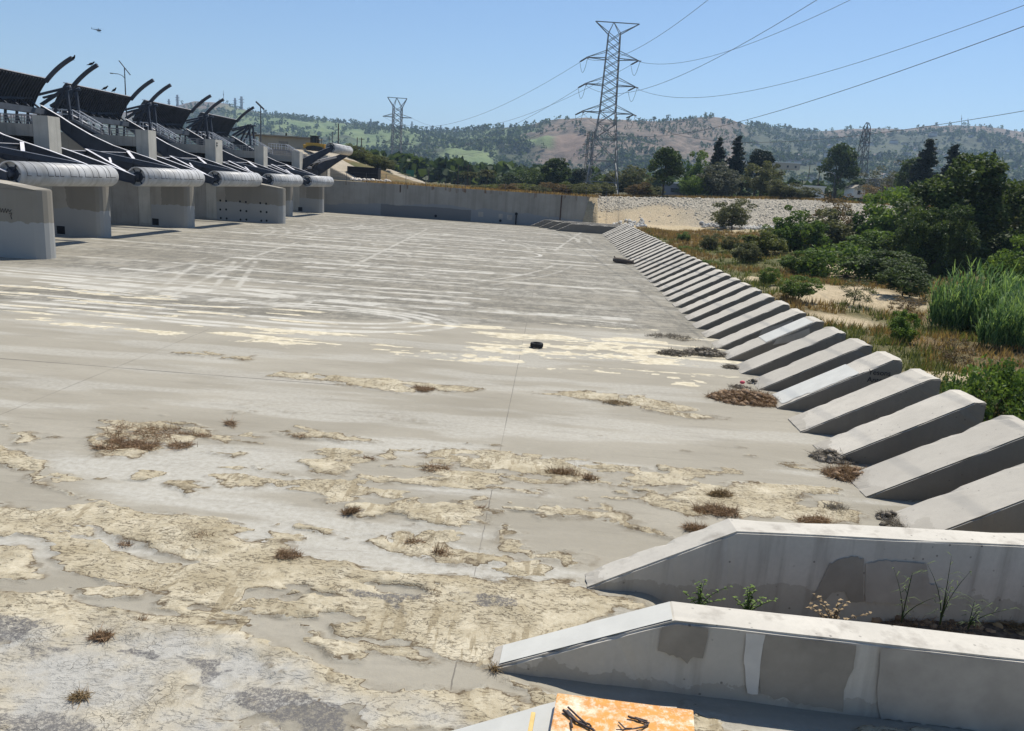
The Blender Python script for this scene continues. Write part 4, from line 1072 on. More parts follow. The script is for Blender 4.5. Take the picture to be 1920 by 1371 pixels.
px_tree('green', 1425, 478, 425, 85, 'loose yellow green weed bush in front of the rock bank', 'bush', 'weed_bush', mat='midgrass')
px_tree('green', 1398, 492, 455, 50, 'small weedy bush below the yellow green weed bush', 'bush', 'weed_bush', mat='lf_olive', seed=1)
px_tree('sparse', 1600, 572, 522, 62, 'yellowing half dry shrub standing on bare sand', 'bush', 'dry_shrub', mat='lf_olive')
px_tree('sparse', 1700, 590, 550, 55, 'thin scrubby bush below the dark brownish bush', 'bush', 'scrub_bush', mat='lf_brown', seed=1)
px_tree('bright', 1690, 640, 578, 50, 'pale leafed weed standing between grass and reeds', 'bush', 'pale_weed', mat='lf_bright', seed=1)
px_tree('sparse', 1785, 690, 632, 60, 'brown stemmed dead weed in front of the reeds', 'bush', 'dead_weed', mat='lf_brown')
px_tree('mound', 1850, 790, 665, 190, 'lush broad leafed green weed bank behind the near ramp blocks', 'bush', 'broadleaf_weed', mat='lf_green', seed=1)
px_tree('mound', 1930, 740, 690, 120, 'broad leafed weed clump at the right edge below the reeds', 'bush', 'broadleaf_weed', mat='lf_bright')
px_tree('green', 1905, 560, 440, 90, 'yellow green shrub at the right edge behind the reeds', 'bush', 'edge_shrub', mat='lf_bright', seed=1)
px_tree('green', 1280, 452, 434, 30, 'tiny green shrub at the far left of the dry grass', 'bush', 'small_shrub', seed=1)
for i, (bx, by) in enumerate(((1285, 470), (1330, 497))):
    px_tree('mound', bx, by, by-10, 40, ['low green creeper patch beside the distant ramp blocks, farther one', 'low green creeper patch beside the ramp blocks, nearer one'][i], 'bush', 'creeper_patch', mat='lf_green', seed=1)
# trees beyond the bank
B = [('broad',1243,362,277,62,'dark tree with bare trunk right of the big pylon',None,205),('green',1300,368,282,58,'mid green rounded tree left of the twin dark conifers',None,250),
 ('conifer',1338,366,260,46,'left one of the twin dark conifers',None,240),('conifer',1372,366,256,52,'right and slightly taller one of the twin dark conifers',None,238),
 ('broad',1413,368,281,52,'dark tree just right of the twin conifers','lf_conifer',245),('round',1424,372,300,66,'olive tree in front of the dark tree right of the conifers',None,225),
 ('round',1343,378,305,72,'grey olive tree in front of the twin conifers','lf_grey',212),('round',1302,380,328,50,'low green tree at the foot of the rounded tree','lf_green',214),
 ('round',1462,386,338,66,'low olive shrub on top of the rock bank','lf_olive',206),('round',1510,388,350,44,'small olive shrub on top of the bank beside the white shed','lf_olive',207),
 ('broad',1564,372,270,60,'tall dark tree standing alone left of the slim right pylon',None,300),('sparse',1655,378,300,90,'thin grey green tree with a visible trunk right of the slim pylon',None,280),
 ('conifer',1722,392,262,60,'tall layered conifer left of the huge dark tree',None,215),('conifer',1770,388,272,56,'second layered conifer touching the huge dark tree',None,218),
 ('sparse',1640,395,345,70,'brownish grey shrub on top of the bank','lf_brown',206),('broad',1696,385,300,46,'dark tree between thin grey tree and layered conifer',None,250),
 ('broad',1610,372,335,60,'low dark trees at the foot of the slim right pylon',None,330),('conifer',1852,345,285,30,'conifer tip showing above the huge dark tree',None,150),
 ('broad',1044,352,297,52,'dense dark tree with a visible trunk behind the streaked wall',None,260),('round',1012,356,312,60,'dark rounded trees left of the dense dark tree','lf_dark',262),
 ('round',975,352,318,60,'dark green tree near the white patch','lf_dark',280),('broad',1083,358,318,36,'dark narrow tree left of the big pylon','lf_conifer',290),
 ('round',1178,364,312,82,'olive green tree behind the feet of the big pylon','lf_olive',245),('round',1140,362,322,60,'dark green tree between the feet of the big pylon','lf_dark',250),
 ('palm',878,356,320,34,'short palm near the utility poles, left one',None,250),('palm',912,356,316,34,'short palm near the utility poles, right one',None,252)]
for i, (kd, bx, by, ty, wp, lb, mt, yy) in enumerate(B):
    px_tree(kd, bx, by, ty, wp, lb, 'tree', {'conifer': 'conifer_tree', 'palm': 'palm_tree'}.get(kd, 'broadleaf_tree'), 'trees beyond the bank', mt, yy, i % 2)
for i in range(16):    # belt of scrub along the top of the bank and the wall
    x = [1010,1030,1065,1100,955,930,900,870,840,1130,1200,985,1085,1050,805,1222][i]
    px_tree('round', x, 366-i % 3, 348-(i*7) % 8, 44, 'one of the low scrubby bushes growing just behind the wall top', 'bush', 'scrub_bush', 'scrub behind the wall', ['lf_olive', 'lf_brown', 'midgrass'][i % 3], (176 if x < 1115 else 203)+i % 4*3, i % 2)

# reeds
def reeds(bx, by, topy, wpx, n, label):
    p = ground_at(bx, by); d = math.hypot(p[0], p[1]); h = gy(bx, topy, p[1])[2]-p[2]; wd = wpx/F_PX*d
    V = []; Fq = []; vv = []; b = 0
    for i in range(n):
        a = RNG.random()*6.28; r = wd*.5*math.sqrt(RNG.random()); x = r*math.cos(a); y = r*.7*math.sin(a)
        hh = h*(.5+.68*RNG.random()**1.5)*(1-.32*(r/(wd*.5))**2); ln = RNG.normal(size=2)*.09
        stem = [np.array([x+ln[0]*t*t*hh, y+ln[1]*t*t*hh, hh*t]) for t in (0, .35, .7, 1)]
        for q in range(11):      # long arching leaves up the stem
            t = .15+.85*q/10; base = stem[0]*(1-t)+stem[3]*t; aa = RNG.random()*6.28; L_ = (.42+.4*RNG.random())*h/3.4
            dr = np.array([math.cos(aa), math.sin(aa), 0]); sd = np.array([-math.sin(aa), math.cos(aa), 0])*.032*h/3.4
            p0 = base; up_ = RNG.random(); p1 = base+dr*L_*.32+np.array([0, 0, L_*.55]); p2 = base+dr*L_*(.5+.35*up_)+np.array([0, 0, L_*(1.3-.75*up_)])
            V += [p0-sd*.6, p0+sd*.6, p1+sd, p1-sd, p2+sd*.15, p2-sd*.15]; Fq += [(b, b+1, b+2, b+3), (b+3, b+2, b+4, b+5)]; vv += [RNG.random()]*6; b += 6
    t = empty('reed_clump', label, 'reeds', tuple(p))
    mesh_np('leaves', V, Fq, MAT['reed'], t, attrs=dict(v=vv))
    m = MB()
    for i in range(60):
        a = RNG.random()*6.28; r = wd*.45*math.sqrt(RNG.random()); m.tube([(r*math.cos(a), r*.7*math.sin(a), -.2), (r*math.cos(a)*1.03, r*.7*math.sin(a), h*.7)], .02, 4)
    link('stem', m.mesh('stem'), MAT['reed'], t)
reeds(1838, 625, 516, 165, 560, 'tall clump of bright green reeds in front of the huge dark tree')
reeds(1945, 650, 530, 120, 300, 'green reed clump cut off by the right picture edge')
reeds(1885, 655, 560, 90, 200, 'shorter reed clump in front of the tall reeds')

# grass tufts (ground cover)
def grass(name, pts, h, mat, label, spread=.35, per=9, wdt=.02):
    pts = np.asarray(pts); n = len(pts)*per; base = np.repeat(pts, per, 0)+np.concatenate([RNG.normal(size=(n, 2))*spread*.5, np.zeros((n, 1))], 1)
    hh = np.repeat(h, per)*(RNG.random(n)*.7+.5) if hasattr(h, '__len__') else h*(RNG.random(n)*.7+.5)
    a = RNG.random(n)*6.28; ln = RNG.normal(size=(n, 2))*.35*hh[:, None]; d = np.linalg.norm(base[:, :2], axis=1)
    sd = np.stack([np.cos(a), np.sin(a), 0*a], 1)*(wdt*(1+d/60))[:, None]
    tip = base+np.concatenate([ln, hh[:, None]], 1); V = np.stack([base-sd, base+sd, tip], 1).reshape(-1, 3)
    o = mesh_np(name, V, np.arange(3*n).reshape(n, 3), MAT[mat], attrs=dict(v=np.repeat(RNG.random(n), 3)))
    return tag(o, label, None, None, 'stuff')
def scatter(n, fn):
    x = RNG.uniform(14.6, 110, n); y = RNG.uniform(14, 183, n); x = np.where(RNG.random(n) < .55, 14.6+RNG.random(n)**1.5*40, x)
    k = fn(x, y); k &= (np.abs(x/(y+1e-3)) < .9); x = x[k]; y = y[k]; return np.stack([x, y, terr(x, y)-.03], 1)
SANDS = [(gz(a, b, .9), r) for a, b, r in ((1600,560,5), (1660,540,4.5), (1590,590,3), (1520,545,2.5), (1440,520,2), (1640,512,6))]
def nosand(x, y):
    k = np.ones(len(x), bool)
    for c, r in SANDS: k &= np.hypot(x-c[0], y-c[1]) > r*(.7+.6*fbm(x*.5, y*.5, 600, 3))
    return k & (y < 172-(x < 40)*6)
grass('dry_grass', scatter(15000, lambda x, y: (fbm(x*.09, y*.09, 540, 4) < .53) & nosand(x, y)), .55, 'drygrass', 'dry brown grass covering the river bed')
grass('green_grass', scatter(15000, lambda x, y: (fbm(x*.09, y*.09, 540, 4) > .47) & nosand(x, y) & (RNG.random(len(x)) < sstep(95, 40, y)+.25)), .6, 'midgrass', 'green weeds mixed through the river bed grass')
p = []
for i in range(1500):
    x = RNG.uniform(-40, 105); y = RNG.uniform(200, 214) if x > 10 else RNG.uniform(168.2, 182); p.append((x, y, float(terr(x, y))))
grass('bank_grass', p, .7, 'drygrass', 'dry grass on top of the bank and behind the wall', .8)

# ------------------------------------------------------------------ hills
SKY = [(-700,215),(200,212),(300,208),(340,197),(365,190),(420,194),(445,203),(500,214),(560,221),(640,229),(700,236),(760,241),(800,246),(850,247),(890,243),(940,240),(985,236),(1020,228),(1050,223),(1090,221),(1140,224),(1200,227),(1250,227),(1290,222),(1330,218),(1365,223),(1395,233),(1430,238),(1470,240),(1505,248),(1540,246),(1575,243),(1600,243),(1640,241),(1700,242),(1735,237),(1790,235),(1845,237),(1885,243),(1920,248),(2100,250),(2600,270)]
HU = np.arange(-600, 2500, 4.0); HV = np.interp(HU, [p[0] for p in SKY], [p[1] for p in SKY])
HV = HV + (fbm(HU*.03, HU*0+1.5, 700, 4)-.5)*5
HD = np.interp(HU, [-600, 300, 700, 960, 1100, 1350, 1450, 1700, 2500], [3000, 2900, 2500, 2150, 1900, 1950, 2500, 2600, 2600])
HB = np.interp(HU, [-600, 300, 700, 960, 1100, 1350, 1450, 2500], [1300, 1300, 1150, 1200, 1150, 1200, 1000, 950])
def hill_grid():
    n = 110; T = np.concatenate([np.linspace(0, 1, n), [1.03, 1.1, 1.25]])
    crest = np.array([gy(u, v, d) for u, v, d in zip(HU, HV, HD)])
    U, TT = np.meshgrid(HU, T)
    Y = HB[None]+(HD-HB)[None]*TT; X = crest[None, :, 0]*Y/HD[None]
    g = np.where(TT < 1, TT**1.25, 1-(TT-1)*1.6)
    Z = 7+(crest[None, :, 2]-7)*g
    amp = np.clip(np.sin(np.pi*np.clip(TT, 0, 1)), 0, 1)
    rid = np.abs(fbm(X*.0035+Y*.001, Y*.0022, 710, 5)-.5)*2
    Z = Z+amp*((.32-rid)*70+(fbm(X*.015, Y*.012, 720, 4)-.5)*22)
    return U, TT, X, Y, Z
HG = hill_grid()
def hills():
    U, T, X, Y, Z = HG; ny, nx = X.shape
    idx = np.arange(nx*ny).reshape(ny, nx); Fc = np.stack([idx[:-1, :-1], idx[:-1, 1:], idx[1:, 1:], idx[1:, :-1]], -1).reshape(-1, 4)
    wob = (fbm(X*.006, Y*.006, 730, 4)-.5)
    lawn = sstep(1010, 960, U+wob*120)*sstep(.52, .60, T+wob*.5)*(sstep(.985, .95, T)+.0)*sstep(400, 470, U+wob*60)
    lawn = np.maximum(lawn, sstep(800, 820, U+wob*80)*sstep(930, 905, U+wob*80)*sstep(.20, .25, T)*sstep(.47, .40, T+wob*.2))
    lawn = np.maximum(lawn, sstep(960, 975, U)*sstep(1050, 1030, U)*sstep(.50, .53, T)*sstep(.62, .58, T))
    brown = np.maximum(sstep(960, 1030, U+wob*150)*sstep(1420, 1370, U+wob*60)*sstep(.22, .4, T+wob*.3), sstep(1500, 1580, U)*sstep(.80, .86, T+wob*.25))
    brown = np.maximum(brown, sstep(830, 860, U)*sstep(960, 930, U)*sstep(.48, .52, T+wob*.1)*sstep(.6, .56, T+wob*.1))
    brown = np.maximum(brown, sstep(520, 440, U+wob*60)*sstep(.7, .85, T+wob*.2))
    red = sstep(.9, .2, np.hypot((U-1075)/55, (T-.55)/.16)+wob*1.6)
    m = N('hill_ground'); co = m.coord('World'); n1 = m.noise(.012, 6, .7, co); n2 = m.noise(.05, 6, .75, co)
    c = m.mix(m.ramp(n2, [(.38, 0), (.62, 1)]), (.032, .042, .024), (.085, .095, .05))
    bc = m.mix(m.ramp(n2, [(.4, 0), (.56, 1)]), (.07, .062, .045), (.185, .138, .10)); bc = m.mix(m.math('MULTIPLY', m.attr('red'), .7), bc, (.21, .145, .105))
    c = m.mix(m.attr('brown'), c, bc)
    lc = m.mix(m.ramp(n1, [(.35, 0), (.65, 1)]), (.105, .15, .058), (.165, .205, .085))
    c = m.mix(m.math('MULTIPLY', m.attr('lawn'), m.ramp(n2, [(.33, .25), (.47, 1)])), c, lc)
    m.col(c); m.bump(n2, .6, 6)
    o = mesh_np('hills', np.stack([X, Y, Z], -1).reshape(-1, 3), Fc, m.m, smooth=True, attrs=dict(lawn=lawn.ravel(), brown=brown.ravel(), red=red.ravel()))
    tag(o, kind='structure')
    # trees and scrub on the slopes
    P = []; Hh = []
    def put(n, prob, h0, h1, umin=250, umax=2000):
        i = RNG.integers(0, 110, n*6); cols = np.where((HU > umin) & (HU < umax))[0]; j = cols[RNG.integers(0, len(cols), n*6)]
        k = RNG.random(n*6) < prob[i, j]; i = i[k][:n]; j = j[k][:n]
        i2 = np.minimum(i+1, 109); j2 = np.minimum(j+1, nx-1); f = RNG.random(len(i))[:, None]; g = RNG.random(len(i))[:, None]
        A = np.stack([X, Y, Z], -1); p = (A[i, j]*(1-f)+A[i2, j]*f)*(1-g)+(A[i, j2]*(1-f)+A[i2, j2]*f)*g
        P.append(p); Hh.append(RNG.uniform(h0, h1, len(p)))
    wood = np.clip(1-lawn*1.02-brown*.9, 0, 1)*(.15+.85*sstep(.42, .58, fbm(X*.008, Y*.008, 740, 4)))
    put(8200, wood, 6, 14); put(900, lawn*.8*sstep(.4, .6, fbm(X*.01, Y*.01, 750, 3)), 7, 13, 400, 1050)
    put(1900, brown*sstep(.5, .66, fbm(X*.007, Y*.007, 760, 4)), 2.5, 6, 900, 2000)
    put(110, (T > .97)*(T <= 1.0)*sstep(.5, .62, fbm(X*.004, Y*.004, 770, 3)), 6, 12, 400, 2000)
    def tufts(name, P, Hh, mat, label, per=16):
        n = len(P); k = np.repeat(np.arange(n), per); d = RNG.normal(size=(n*per, 3))*.26; d[:, 2] = RNG.random(n*per)*.85+.1
        d[:, :2] *= (1.15-d[:, 2:3]*.6)
        q = P[k]+d*Hh[k][:, None]; o = leaf_mesh(name, q, Hh[k]*.42, MAT[mat], aspect=.85, v=np.repeat(RNG.random(n), per)*.8)
        return tag(o, label, None, None, 'stuff')
    tufts('hillside_woodland', np.concatenate(P), np.concatenate(Hh), 'lf_dark', 'dark trees and scrub scattered over the distant hills')
    # wooded flat between the bank and the hills
    n = 1500; y = 330+RNG.random(n)**1.2*900; u = RNG.uniform(560, 2000, n); pos = np.array([gy(a, 300, b)[:1] for a, b in zip(u, y)])[:, 0]
    zz = np.where(pos > 0, 8.0, 7.0); Pn = np.stack([pos, y, zz], 1); hn = RNG.uniform(5, 11.5, n)*np.where(u > 1150, .85, 1)
    tufts('valley_woodland', Pn, hn, 'lf_dark', 'belt of dark trees on the flat land before the hills', 60)
hills()
def hill_point(u, t):
    i = min(int(t*109), 109); j = int((u-HU[0])/4); return Vector((HG[2][i, j], HG[3][i, j], HG[4][i, j]))

# houses on the right hillside
def house_mesh():
    m = MB().box(-6, 6, -4, 4, -2, 3); m.prism([(-6.5, 3), (6.5, 3), (3.5, 5.2), (-3.5, 5.2)], -4.5, 4.5); return m.mesh('house')
hm = house_mesh(); hm.materials.append(simple('pale_stucco', (.5, .48, .44), .9, .15, .1)); hm.materials.append(simple('roof_tile', (.24, .20, .17), .9, .2, .1))
for p in list(hm.polygons)[6:]: p.material_index = 1
rg = random.Random(9)
for i in range(110):
    u = rg.uniform(1410, 1950); t = rg.uniform(.18, .78)
    if i >= 96: u = rg.uniform(640, 1000); t = rg.uniform(.03, .3)
    p = hill_point(u, t); o = bpy.data.objects.new('hillside_house', hm); C.objects.link(o)
    o.location = p+Vector((0, 0, 1.5)); o.rotation_euler = (0, 0, rg.uniform(-.5, .5)); s = rg.uniform(.8, 1.7); o.scale = (s*rg.uniform(.9, 1.6), s, s*.95)
    tag(o, 'one of the tiny pale houses scattered among trees on the distant hills', 'house', 'houses on the distant hills')
# low buildings on the flat
def shed(px0, px1, pyt, pyb, y, name, label, cat, wall, roof, flat=False):
    a = gy(px0, pyb, y); b = gy(px1, pyb, y); h = gy(px0, pyt, y)[2]; z0 = min(a[2], b[2])-1.5; wd = b[0]-a[0]
    t = empty(name, label, cat, (a[0], y, z0)); hh = h-z0
    w_ = MB().box(0, wd, 0, 9, 0, hh*.72 if not flat else hh*.9).build('wall', MAT[wall], t)
    m = MB()
    if flat: m.box(-.3, wd+.3, -.3, 9.3, hh*.9, hh)
    else: m.prism([(-.4, hh*.72), (wd+.4, hh*.72), (wd*.6, hh), (wd*.4, hh)], -.4, 9.4)
    m.build('roof', MAT[roof], t)
    m = MB(); n = max(1, int(wd/6))
    for i in range(n): m.box(wd*(i+.35)/n, wd*(i+.6)/n, -.04, .06, hh*.25, hh*.55)
    m.build('window', MAT['glass'], t); return t
MAT['warehouse_wall'] = simple('blue_grey_wall', (.16, .17, .19), .8, .1, .3)  # even blue-grey wall colour of the low buildings
MAT['tan'] = simple('tan_stucco', (.40, .35, .27), .9, .1, .3); MAT['tanroof'] = simple('tan_roof', (.30, .27, .22), .9, .1, .3)
shed(845, 878, 325, 340, 380, 'warehouse', 'low blue grey warehouse with bright roof edge behind the palms', 'building', 'warehouse_wall', 'white', True)
shed(1025-100, 1045-100, 328, 341, 420, 'warehouse', 'small pale roofed shed right of the palms', 'building', 'warehouse_wall', 'white', True)
shed(961, 977, 328, 346, 300, 'white_shed', 'small bright white structure among dark bushes', 'building', 'white', 'white')
shed(1490, 1545, 346, 366, 260, 'white_shed', 'low white roofed building beside the olive shrubs on the bank', 'building', 'white', 'white', True)
shed(1640, 1710, 333, 346, 300, 'warehouse', 'long white roofed building behind the thin grey tree', 'building', 'warehouse_wall', 'white', True)
shed(1600, 1622, 346, 362, 290, 'white_shed', 'small pale shed at the foot of the slim right pylon', 'building', 'white', 'tanroof')
shed(1440, 1500, 302, 312, 700, 'warehouse', 'far white roofed buildings below the right hillside', 'building', 'tan', 'white', True)
shed(1240, 1290, 340, 358, 330, 'warehouse', 'grey building seen under the dark tree right of the pylon', 'building', 'warehouse_wall', 'white', True)
shed(1855-55, 1830, 322, 334, 500, 'warehouse', 'tiny white roof between the layered conifers', 'building', 'white', 'white', True)
# road sign by the highway
p = gy(769, 325, 330); t = empty('road_sign', 'small green highway sign behind the wall left of centre', 'sign', (p[0], 330, p[2]))
m = MB().box(-1.6, 1.6, -.05, .05, -1.3, 1.3); m.build('panel', simple('sign_green', (.02, .14, .08), .5, .1, 1), t)
MB().box(-.12, .12, .06, .2, -5, 1.2).build('post', MAT['galv'], t)

# ------------------------------------------------------------------ pylons
def pylon(base, h, wb, ww, wt, zw, arms, top, name, label, mat, bw=.22, rz=0.0, ins=True, cross=10):
    """lattice tower: legs splay from base width wb to waist width ww at height zw, then up to wt"""
    t = empty(name, label, 'pylon', base, rz)
    def cor(z): w_ = (np.interp(z, [0, zw, h], [wb, ww, wt]))/2; return [Vector((sx*w_, sy*w_, z)) for sx, sy in ((-1, -1), (1, -1), (1, 1), (-1, 1))]
    m = MB()
    lv = [0, zw*.17, zw*.42, zw*.68, zw*.86, zw] + list(np.linspace(zw, h, cross+1))[1:]
    for z0, z1 in zip(lv[:-1], lv[1:]):
        a = cor(z0); b = cor(z1)
        for i in range(4):
            j = (i+1) % 4; m.bar(a[i], b[i], bw*1.3); m.bar(a[i], b[j], bw*.75); m.bar(a[j], b[i], bw*.75)
            if z1 <= zw*.9 or (z1-zw) % 3 < .1: m.bar(b[i], b[j], bw*.75)
    a = cor(zw*.42); 
    m.build('lattice_body', MAT[mat], t)
    for z, L_ in arms:
        w_ = cor(z); hw = w_[1].x
        for s in (-1, 1):
            m = MB(); tip = Vector((s*L_, 0, z+.1))
            for sy in (-1, 1):
                m.bar((s*hw, sy*hw, z), tip, bw); m.bar((s*hw, sy*hw, z+2.0*h/45), tip, bw*.7)
            for f in (.3, .6): m.bar((s*(hw+(L_-hw)*f), hw*(1-f), z), (s*(hw+(L_-hw)*f), -hw*(1-f), z), bw*.6)
            ar = m.build('cross_arm', MAT[mat], t)
            if ins:
                e = MB()
                for q in (Vector((.3, -2.9, -.55)), Vector((-1.6, 2.6, -.7))):
                    for k in range(2): e.tube([Vector((s*L_+.25*k, 0, z)), Vector((s*L_+.25*k, 0, z))+q], .13, 6)
                pts = [Vector((s*L_, 0, z))+Vector((.3, -2.9, -.55))*(1-f)+Vector((-1.6, 2.6, -.7))*f-Vector((0, 0, 3.2*math.sin(math.pi*f))) for f in np.linspace(0, 1, 10)]
                e.tube(pts, .05, 4)
                link('insulator_string', e.mesh('insulator_string'), MAT['galvdark'], ar)
    if top:
        m = MB(); zt, L0, L1 = top; c = cor(h); m.bar((L0, 0, zt), (L1, 0, zt-.1), bw*1.1)
        for q in c:
            m.bar(q, (L0, 0, zt) if q.x < 0 else (L1, 0, zt-.1), bw); m.bar(q, ((L0+L1)/2*.4-.6, 0, zt), bw*.7)
        m.build('top_horns', MAT[mat], t)
    return t
pylon((12.8, 225, 6.6), 42.2, 9.2, 4.3, 3.1, 22.3, [(22.0, 7.0), (29.1, 6.8), (35.8, 6.9)], (45.0, -5.2, 6.4), 'lattice_pylon', 'tallest steel lattice pylon standing behind the rock bank at the wall end', 'galv', .2, 0, True, 9)
pylon((-103, 520, 8), 43.5, 8, 5.6, 5.2, 14, [(21, 9.4), (37.2, 9.4)], (49, -6.6, 5.8), 'lattice_pylon', 'second steel lattice pylon, left of centre before the green hill', 'galv', .34, 0, False, 9)
pylon((153.5, 420, 10), 37.6, 8.5, 4.6, 2.2, 16, [(22, 4.2), (30, 4.4)], (39.5, -1.0, 1.0), 'lattice_pylon', 'slim dark lattice pylon right of the lone dark tree', 'galvdark', .2, .6, False, 5)
p = gy(1100, 350, 330); pylon((p[0], 330, 7), 24, 3.2, 2.4, 2.0, 8, [(14, 3.2), (18.5, 3.2), (22, 3.0)], None, 'lattice_pylon', 'small dark narrow lattice pylon left of the tallest pylon', 'galvdark', .13, .3, False, 6)
for i, (u, v, hp, lb) in enumerate(((333,196,18,'hazy pylon on the skyline between the guide rails, squat with broad arms'),(317,199,13,'tiny hazy pylon left of the squat skyline pylon'),(453,203,22,'larger hazy pylon on the left hilltop'),(441,201,17,'narrow hazy mast pylon beside the larger hilltop pylon'),(695,235,12,'tiny hazy pylon on the green ridge line'),(772,240,12,'tiny hazy pylon right of the second lattice pylon on the ridge'),(826,247,12,'tiny hazy pylon in the saddle of the ridge'),(943,240,10,'tiny hazy pylon left of the brown hill top'))):
    d = 2700 if u < 500 else 2300; p = gy(u, v+3, d); q = gy(u, v-hp, d); h = q[2]-p[2]
    pylon((p[0], d, p[2]-6), h+6, h*.22, h*.12, h*.1, h*.4, [(h*.7, h*.22), (h*.9, h*.22)], None, 'hilltop_pylon', lb, 'galv', 1.0, 0, False, 4)
for i, (u, v, hp) in enumerate(((419,192,22), (411,194,10), (1803,236,20), (1815,236,14))):
    p = gy(u, v+3, 2500); q = gy(u, v-hp, 2500); m = MB().tube([p, q], [1.0, .5], 5)
    m.ball(tuple((p*.3+q*.7)), 1.6, 1.6, 3); o = m.build('radio_mast', MAT['galv'])
    tag(o, ['taller radio mast on the left hilltop', 'short radio mast on the left hilltop', 'taller radio mast on the right hilltop', 'short radio mast on the right hilltop'][i], 'mast')

# overhead conductors
A_, B_ = .0006, .18; dx_, dy_ = math.sin(R(4)), -math.cos(R(4))
for i, (tx, tz) in enumerate(((5.9, 42.2), (19.6, 42.2), (6.1, 35.5), (19.5, 35.5), (5.9, 28.4), (19.7, 28.4))):
    s = np.linspace(3, 330, 70); m = MB(); pts = [(tx+q*dx_, 225+q*dy_, tz-B_*q+A_*q*q) for q in s]
    m.tube(pts, [.045-.028*min(1, q/190) for q in s], 5); o = m.build('power_line', MAT['cable'])
    tag(o, 'cable sweeping from the %s %s arm of the tallest pylon to the upper right' % (('left', 'right')[i % 2], ('top', 'middle', 'lowest')[i//2]), 'power line', 'power lines')
    if i < 4:
        e = (-103+(-9.4 if i % 2 == 0 else 9.4), 520, 45.2 if i < 2 else 29.2); m = MB(); a = np.array([tx-1.6, 227.6, tz-.7]); pts = []
        for f in np.linspace(0, 1, 30): q = a*(1-f)+np.array(e)*f; q[2] -= 11*4*f*(1-f); pts.append(q)
        m.tube(pts, .05, 4); o = m.build('power_line', MAT['cable'])
        tag(o, 'thin cable from the %s %s arm of the tallest pylon to the second pylon' % (('left', 'right')[i % 2], ('top', 'middle')[i//2]), 'power line', 'power lines')

# ------------------------------------------------------------------ poles and lamps
def pole(px0, pyt, pyb, y, label, r=.16, name='utility_pole', arm=True):
    a = gy(px0, pyb, y); q = gy(px0, pyt, y); t = empty(name, label, 'pole', tuple(a)); h = q[2]-a[2]
    MB().tube([(0, 0, -2), (0, 0, h)], [r, r*.7], 8).build('shaft', MAT['wood'], t)
    if arm: MB().box(-1.2, 1.2, -.08, .08, h-.7, h-.5).build('cross_bar', MAT['wood'], t)
    return t
for a in ((634,232,282,330,'tall bare pole above the raised counterweight drum',.3,False),(623,247,280,420,'thin bare pole left of the tall bare pole',.25,False),(617,255,280,470,'faintest bare pole behind the raised drum',.25,False),
          (669,258,305,330,'bare pole at the foot of the green bank slope',.25,False),(677,258,306,320,'pole with a round black top beside the bare pole',.25,True),(803,318,348,330,'dark utility pole left of the warehouse',.2,False),
          (858,308,348,260,'dark utility pole in front of the warehouse',.18,False),(876,308,350,250,'utility pole with a crossbar beside the palms',.2,True),(881,318,352,250,'short utility pole touching the crossbar pole',.2,False),
          (1533,318,350,320,'dark utility pole left of the lone dark tree',.2,False),(1516,310,330,420,'thin utility pole behind the white roofed building',.2,False)):
    pole(a[0], a[1], a[2], a[3], a[4], a[5], arm=a[6])
# street lamps
def lamp(px0, pyt, pyb, y, label, kind):
    a = gy(px0, pyb, y); q = gy(px0, pyt, y); t = empty('street_lamp', label, 'lamp post', tuple(a)); h = q[2]-a[2]
    MB().tube([(0, 0, -1.5), (0, 0, h)], [.16, .1], 8).build('post', MAT['galvdark'], t)
    if kind == 0:
        m = MB(); m.bar((-1.1, 0, h+1.4), (1.2, 0, h-1.3), .16); m.build('top_bar', MAT['galvdark'], t)
        m = MB(); m.tube([(0, 0, h-2.0), (-.6, 0, h-1.5), (-1.4, 0, h-1.25), (-2.6, 0, h-1.2)], .07, 6); ar = m.build('lamp_arm', MAT['galvdark'], t)
        MB().box(-3.1, -2.5, -.15, .15, h-1.3, h-1.12).build('lamp_head', MAT['galvdark'], ar)
    elif kind == 1:
        m = MB(); m.bar((-.75, 0, h+.75), (.75, 0, h-.55), .22, .34); m.build('floodlight', MAT['galvdark'], t)
        MB().bar((-.95, -.1, h+.95), (-.5, -.1, h+.55), .3, .3).build('floodlight_head', MAT['galvdark'], t)
    else:
        m = MB(); m.tube([(0, 0, h), (-.5, 0, h+.6), (-1.6, 0, h+.9), (-2.6, 0, h+.8)], .09, 6); m.build('lamp_arm', MAT['galv'], t)
lamp(238, 128, 235, 170, 'street lamp with a slanted top bar and curved arm behind the second gate', 0)
lamp(489, 200, 268, 175, 'floodlight post standing before the beige building', 1)
lamp(1560, 330, 372, 230, 'grey street lamp with curved arm below the lone dark tree', 2)

